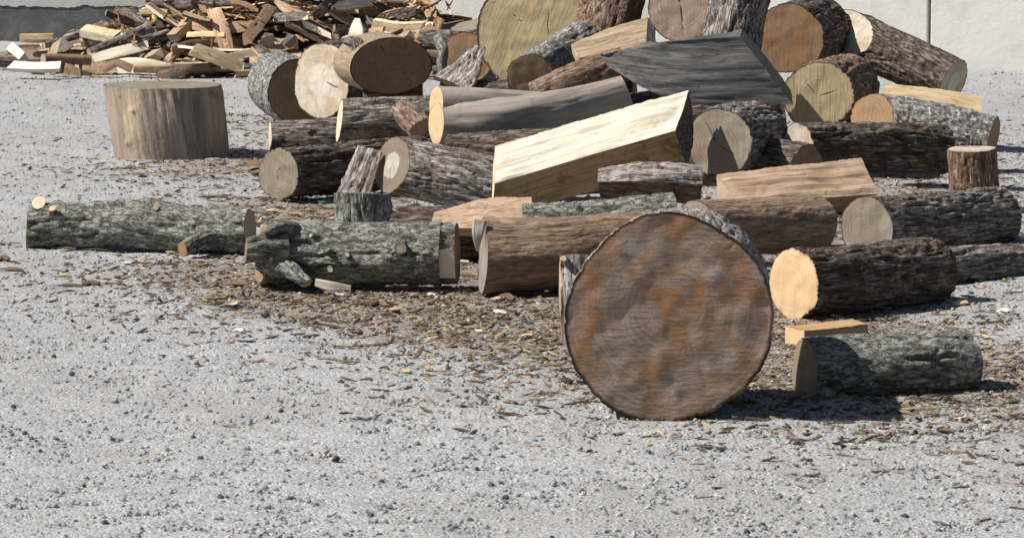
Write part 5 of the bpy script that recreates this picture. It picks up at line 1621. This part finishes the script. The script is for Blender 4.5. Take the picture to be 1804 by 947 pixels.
# where the photograph shows strips and chips (photo pixels, kind, turn in degrees, size)
SPOTS = [(14, 433, 4, 5, 1.2), (60, 436, 0, -10, .7), (118, 444, 0, 8, 1), (165, 446, 4, -4, 1.1), (20, 478, 0, 10, 1.3), (112, 492, 3, 20, 1), (120, 510, 0, 0, 1.4), (160, 508, 2, 30, 1.2),
         (305, 449, 3, -10, 1.1), (310, 484, 0, 20, .8), (345, 490, 4, 3, .8), (375, 502, 4, 8, 1), (415, 503, 0, -8, 1.3), (225, 467, 5, 40, .7), (260, 326, 0, 6, .9), (236, 325, 4, 0, .8), (383, 345, 0, 5, 1.2),
         (440, 292, 4, 0, .9), (455, 300, 0, 10, 1.2), (405, 347, 4, -6, 1), (430, 349, 0, 14, 1), (455, 310, 2, 40, 1.2), (480, 372, 3, 10, 1), (520, 378, 3, 0, 1.1), (545, 372, 0, 20, 1), (500, 388, 4, 5, 1), (560, 384, 0, -20, 1.1),
         (462, 388, 0, 0, 1), (120, 146, 4, 0, 1), (8, 149, 4, 0, .7), (335, 139, 2, 0, 1), (398, 134, 2, 20, 1), (232, 300, 2, 0, .8), (700, 512, 0, 8, .9), (715, 508, 3, -4, .8), (820, 486, 0, 10, 1.2), (812, 470, 3, 0, 1.2),
         (520, 512, 4, 5, .8), (470, 505, 0, 15, 1), (600, 520, 5, 0, .7), (760, 522, 5, 30, .7), (120, 470, 2, 0, .7), (5, 462, 2, 10, 1), (295, 345, 2, 0, .7), (200, 312, 0, 0, .7)]
for q in range(70):                                            # the same litter goes on round the pile and nearer the camera
    x = rngL.uniform(380, 1790)
    y = rngL.choice([rngL.uniform(520, 620), rngL.uniform(540, 900), rngL.uniform(480, 760)])
    c = G(x, y)
    if rngL.random() > 0.25 + float(litter_at(c[0], c[1])) * 1.2:
        continue
    SPOTS.append((x, y, rngL.randrange(6), rngL.uniform(-60, 60), rngL.uniform(.6, 1.2)))
ANCHOR = [(60, 440, 'by the left end of the long mossy log'), (230, 450, 'in front of the long mossy log'), (330, 455, 'by the stub of the long mossy log'), (100, 500, 'near the left edge, front'), (330, 500, 'left of the notched mossy log'),
          (450, 500, 'by the stubs of the notched mossy log'), (700, 515, 'in front of the notched mossy log'), (820, 480, 'between notched and barkless logs'), (900, 550, 'in front of the barkless log'), (500, 380, 'behind the notched mossy log'),
          (440, 300, 'by the lowest dark log'), (290, 300, 'in front of the chopping block'), (250, 345, 'behind the long mossy log'), (400, 345, 'between the mossy log and pile'), (120, 146, 'left of the chopping block'), (370, 136, 'behind the chopping block'),
          (980, 640, 'left of the huge round'), (1100, 780, 'in front of the huge round'), (1450, 600, 'between huge round and right mossy log'), (1500, 740, 'in front of the right mossy log'), (1740, 720, 'right of the right mossy log'), (700, 620, 'in the open centre foreground'),
          (600, 760, 'in the open near foreground, left'), (1000, 850, 'in the nearest foreground'), (1450, 850, 'in the nearest right foreground'), (1700, 520, 'by the low right bark log')]
for i, (x, y, k, a, s) in enumerate(SPOTS):
    c = G(x, y)
    me, nm = CHIP[k]
    o = link(bpy.data.objects.new(me.name if k != 99 else 'chip', me))
    o.name = nm.replace(' ', '_')
    o.location = (c[0], c[1], float(ground_z(c[0], c[1])) + 0.006)
    o.rotation_euler = (rngL.uniform(-.12, .12), rngL.uniform(-.1, .1), R(a))
    s *= 0.62 if k in (0, 4) else 0.85
    o.scale = (s, s, s * 0.8)
    ds = [(math.hypot(x - ax, (y - ay) * 2.2), an) for ax, ay, an in ANCHOR]
    tag(o, nm + ' on the gravel ' + min(ds)[1], 'bark' if 'bark' in nm else 'wood chip', 'litter on the gravel, ' + nm)

# leaf-shaped bark scrap under the stubs of the notched log, and other single scraps
split('bark_scrap', 'curled grey bark scrap standing on the gravel in front of the notched mossy log', [(556, 497, 12.72), (580, 503, 12.68), (618, 507, 12.66)], [(0.004, -0.02, 'bark', 0), (0.006, 0.02, 'bark', 0), (-0.004, 0.02, 'bark', 0), (-0.006, -0.02, 'bark', 0)],
      {'bark': M['smooth_grey'], 'cut': M['cut_grey']}, {'bark': 'smooth'}, rad=[.7, .9, .5], res=.006, lump=.3, seed=510, cat='bark')
split('wood_scrap', 'short stub of weathered stick beside the end of the lowest dark log', [(436, 289, 17.6), (450, 288, 17.6), (466, 291, 17.6)], tri(.03), {'split1': M['split_tan'], 'split2': M['split_brown'], 'split3': M['split_brown'], 'cut': M['cut_brown']}, {}, seed=511, cat='stick')
split('plastic_scrap', 'tiny dark teal plastic scrap in the shade behind the short upright log', [(560, 354, 15.9), (572, 357, 15.85), (584, 356, 15.9)], slabs(.004, .004), {'split1': M['teal'], 'split2': M['teal'], 'split3': M['teal'], 'cut': M['teal']}, {}, seed=512, cat='plastic', rad=[.4, 1, .6], lump=.5)

# small weed between stump and pile
wc = G(415, 206)
wr = empty('weed', (wc[0], wc[1], 0))
tag(wr, 'tiny green weed sprouting from the gravel right of the chopping block', 'weed')
for q in range(26):
    L = rngL.uniform(.012, .03)
    a = rngL.uniform(0, 6.28)
    w = rngL.uniform(.003, .006)
    ox, oy = rngL.gauss(0, .05), rngL.gauss(0, .06)
    d = Vector((math.cos(a), math.sin(a), 0))
    n_ = Vector((-d.y, d.x, 0))
    b0 = Vector((ox, oy, 0.0))
    t1 = b0 + d * L * .5 + Vector((0, 0, L * .7))
    t2 = b0 + d * L + Vector((0, 0, L * .8))
    me = bpy.data.meshes.new('leaf')
    me.from_pydata([b0 - n_ * w * .4, b0 + n_ * w * .4, t1 + n_ * w, t2, t1 - n_ * w], [], [(0, 1, 2, 4), (4, 2, 3)])
    me.materials.append(M['leaf'])
    link(bpy.data.objects.new('leaf', me), wr)


# ------------------------------------------------------------------ loose stones and crumbs nobody could count
def scatter(name, pos, rot, scl, protos, label, cat):
    """points that carry a turn, a size and a pick; geometry nodes put one small stone on each"""
    me = bpy.data.meshes.new(name)
    me.vertices.add(len(pos))
    me.vertices.foreach_set('co', np.asarray(pos, np.float32).ravel())
    for an, val in (('turn', rot), ('size', scl)):
        at = me.attributes.new(an, 'FLOAT_VECTOR', 'POINT')
        at.data.foreach_set('vector', np.asarray(val, np.float32).ravel())
    at = me.attributes.new('pick', 'INT', 'POINT')
    at.data.foreach_set('value', np.random.RandomState(3).randint(0, len(protos), len(pos)).astype(np.int32))
    o = link(bpy.data.objects.new(name, me))
    tag(o, label, cat, kind='stuff')
    col = bpy.data.collections.new(name + '_kinds')
    for p in protos:
        col.objects.link(p)
    ng = bpy.data.node_groups.new(name, 'GeometryNodeTree')
    ng.interface.new_socket('Geometry', in_out='INPUT', socket_type='NodeSocketGeometry')
    ng.interface.new_socket('Geometry', in_out='OUTPUT', socket_type='NodeSocketGeometry')
    gi, go = ng.nodes.new('NodeGroupInput'), ng.nodes.new('NodeGroupOutput')
    m2p = ng.nodes.new('GeometryNodeMeshToPoints')
    iop = ng.nodes.new('GeometryNodeInstanceOnPoints')
    ci = ng.nodes.new('GeometryNodeCollectionInfo')
    ci.inputs['Collection'].default_value = col
    ci.inputs['Separate Children'].default_value = True
    iop.inputs['Pick Instance'].default_value = True

    def na(nm, dt):
        a = ng.nodes.new('GeometryNodeInputNamedAttribute')
        a.data_type = dt
        a.inputs['Name'].default_value = nm
        return a.outputs['Attribute']
    ng.links.new(gi.outputs[0], m2p.inputs['Mesh'])
    ng.links.new(m2p.outputs[0], iop.inputs['Points'])
    ng.links.new(ci.outputs[0], iop.inputs['Instance'])
    ng.links.new(na('pick', 'INT'), iop.inputs['Instance Index'])
    e2r = ng.nodes.new('FunctionNodeEulerToRotation')
    ng.links.new(na('turn', 'FLOAT_VECTOR'), e2r.inputs[0])
    ng.links.new(e2r.outputs[0], iop.inputs['Rotation'])
    ng.links.new(na('size', 'FLOAT_VECTOR'), iop.inputs['Scale'])
    ng.links.new(iop.outputs[0], go.inputs[0])
    md = o.modifiers.new('stones', 'NODES')
    md.node_group = ng
    return o


def stone_protos(name, n, mat, flat, seed):
    import bmesh
    out = []
    for i in range(n):
        bm = bmesh.new()
        bmesh.ops.create_icosphere(bm, subdivisions=1, radius=1)
        r = random.Random(seed + i)
        for v in bm.verts:
            f = r.uniform(.72, 1.12)
            v.co = Vector((v.co.x * f, v.co.y * f * .85, v.co.z * f * flat))
        me = bpy.data.meshes.new(name)
        bm.to_mesh(me)
        bm.free()
        me.materials.append(mat)
        out.append(bpy.data.objects.new(name, me))
    return out


rs = np.random.RandomState(5)


def field(n, near_bias, ymin, ymax, litter_only=False):
    """random ground points over the view, thinning with distance"""
    Y = ymin + (ymax - ymin) * rs.rand(n) ** near_bias
    X = (rs.rand(n) - 0.5) * 2 * (Y * 0.145 + 0.35)
    if litter_only:
        keep = rs.rand(n) < litter_at(X, Y) ** 1.2 * 1.15
        X, Y = X[keep], Y[keep]
    return X, Y


X, Y = field(70000, 1.5, 8.0, 25.0)
n_ = len(X)
sz = 0.0025 + 0.0075 * rs.rand(n_) ** 4
Z = ground_z(X, Y) + sz * 0.15
scatter('gravel_stones', np.stack([X, Y, Z], -1), rs.rand(n_, 3) * np.array([.6, .6, 6.28]), np.stack([sz] * 3, -1) * (0.8 + 0.4 * rs.rand(n_, 3)), stone_protos('stone', 6, M['stone'], 0.7, 1), 'loose pale grey gravel stones', 'gravel')
X, Y = field(1100, 1.2, 8.0, 25.0)
n_ = len(X)
sz = 0.004 + 0.010 * rs.rand(n_) ** 3
scatter('dark_pebbles', np.stack([X, Y, ground_z(X, Y) + sz * .2], -1), rs.rand(n_, 3) * np.array([.6, .6, 6.28]), np.stack([sz] * 3, -1), stone_protos('dark_pebble', 4, M['dark_stone'], 0.7, 40), 'scattered dark pebbles', 'pebbles')
X, Y = field(150000, 1.3, 8.2, 21.0, True)
n_ = len(X)
sz = 0.004 + 0.016 * rs.rand(n_) ** 3
scatter('wood_crumbs', np.stack([X, Y, ground_z(X, Y) + 0.003], -1), np.stack([rs.randn(n_) * .2, rs.randn(n_) * .2, rs.rand(n_) * 6.28], -1), np.stack([sz * (1 + 1.5 * rs.rand(n_)), sz * .5, sz * .5], -1), stone_protos('wood_crumb', 5, M['chipmix'], 0.5, 80), 'small bark and wood crumbs trampled into the gravel', 'wood debris')

n_ = len(HEAP_SLIVER)
sz = 0.02 + 0.06 * rs.rand(n_) ** 2
k_ = NT('fresh_splinters', 0.85, 0.15)
M['sliver'] = k_.done(k_.ramp(k_.rand(), [(0.0, (0.16, 0.09, 0.05)), (0.35, (0.36, 0.22, 0.12)), (0.7, (0.55, 0.38, 0.22)), (1.0, (0.75, 0.60, 0.40))]))
scatter('splinters', HEAP_SLIVER, np.stack([rs.randn(n_) * .4, rs.randn(n_) * .45, rs.rand(n_) * 6.28], -1), np.stack([sz, sz * .2 + .004, sz * .1 + .004], -1), stone_protos('splinter', 5, M['sliver'], 0.6, 120), 'thin splinters strewn over the firewood heap', 'wood debris')
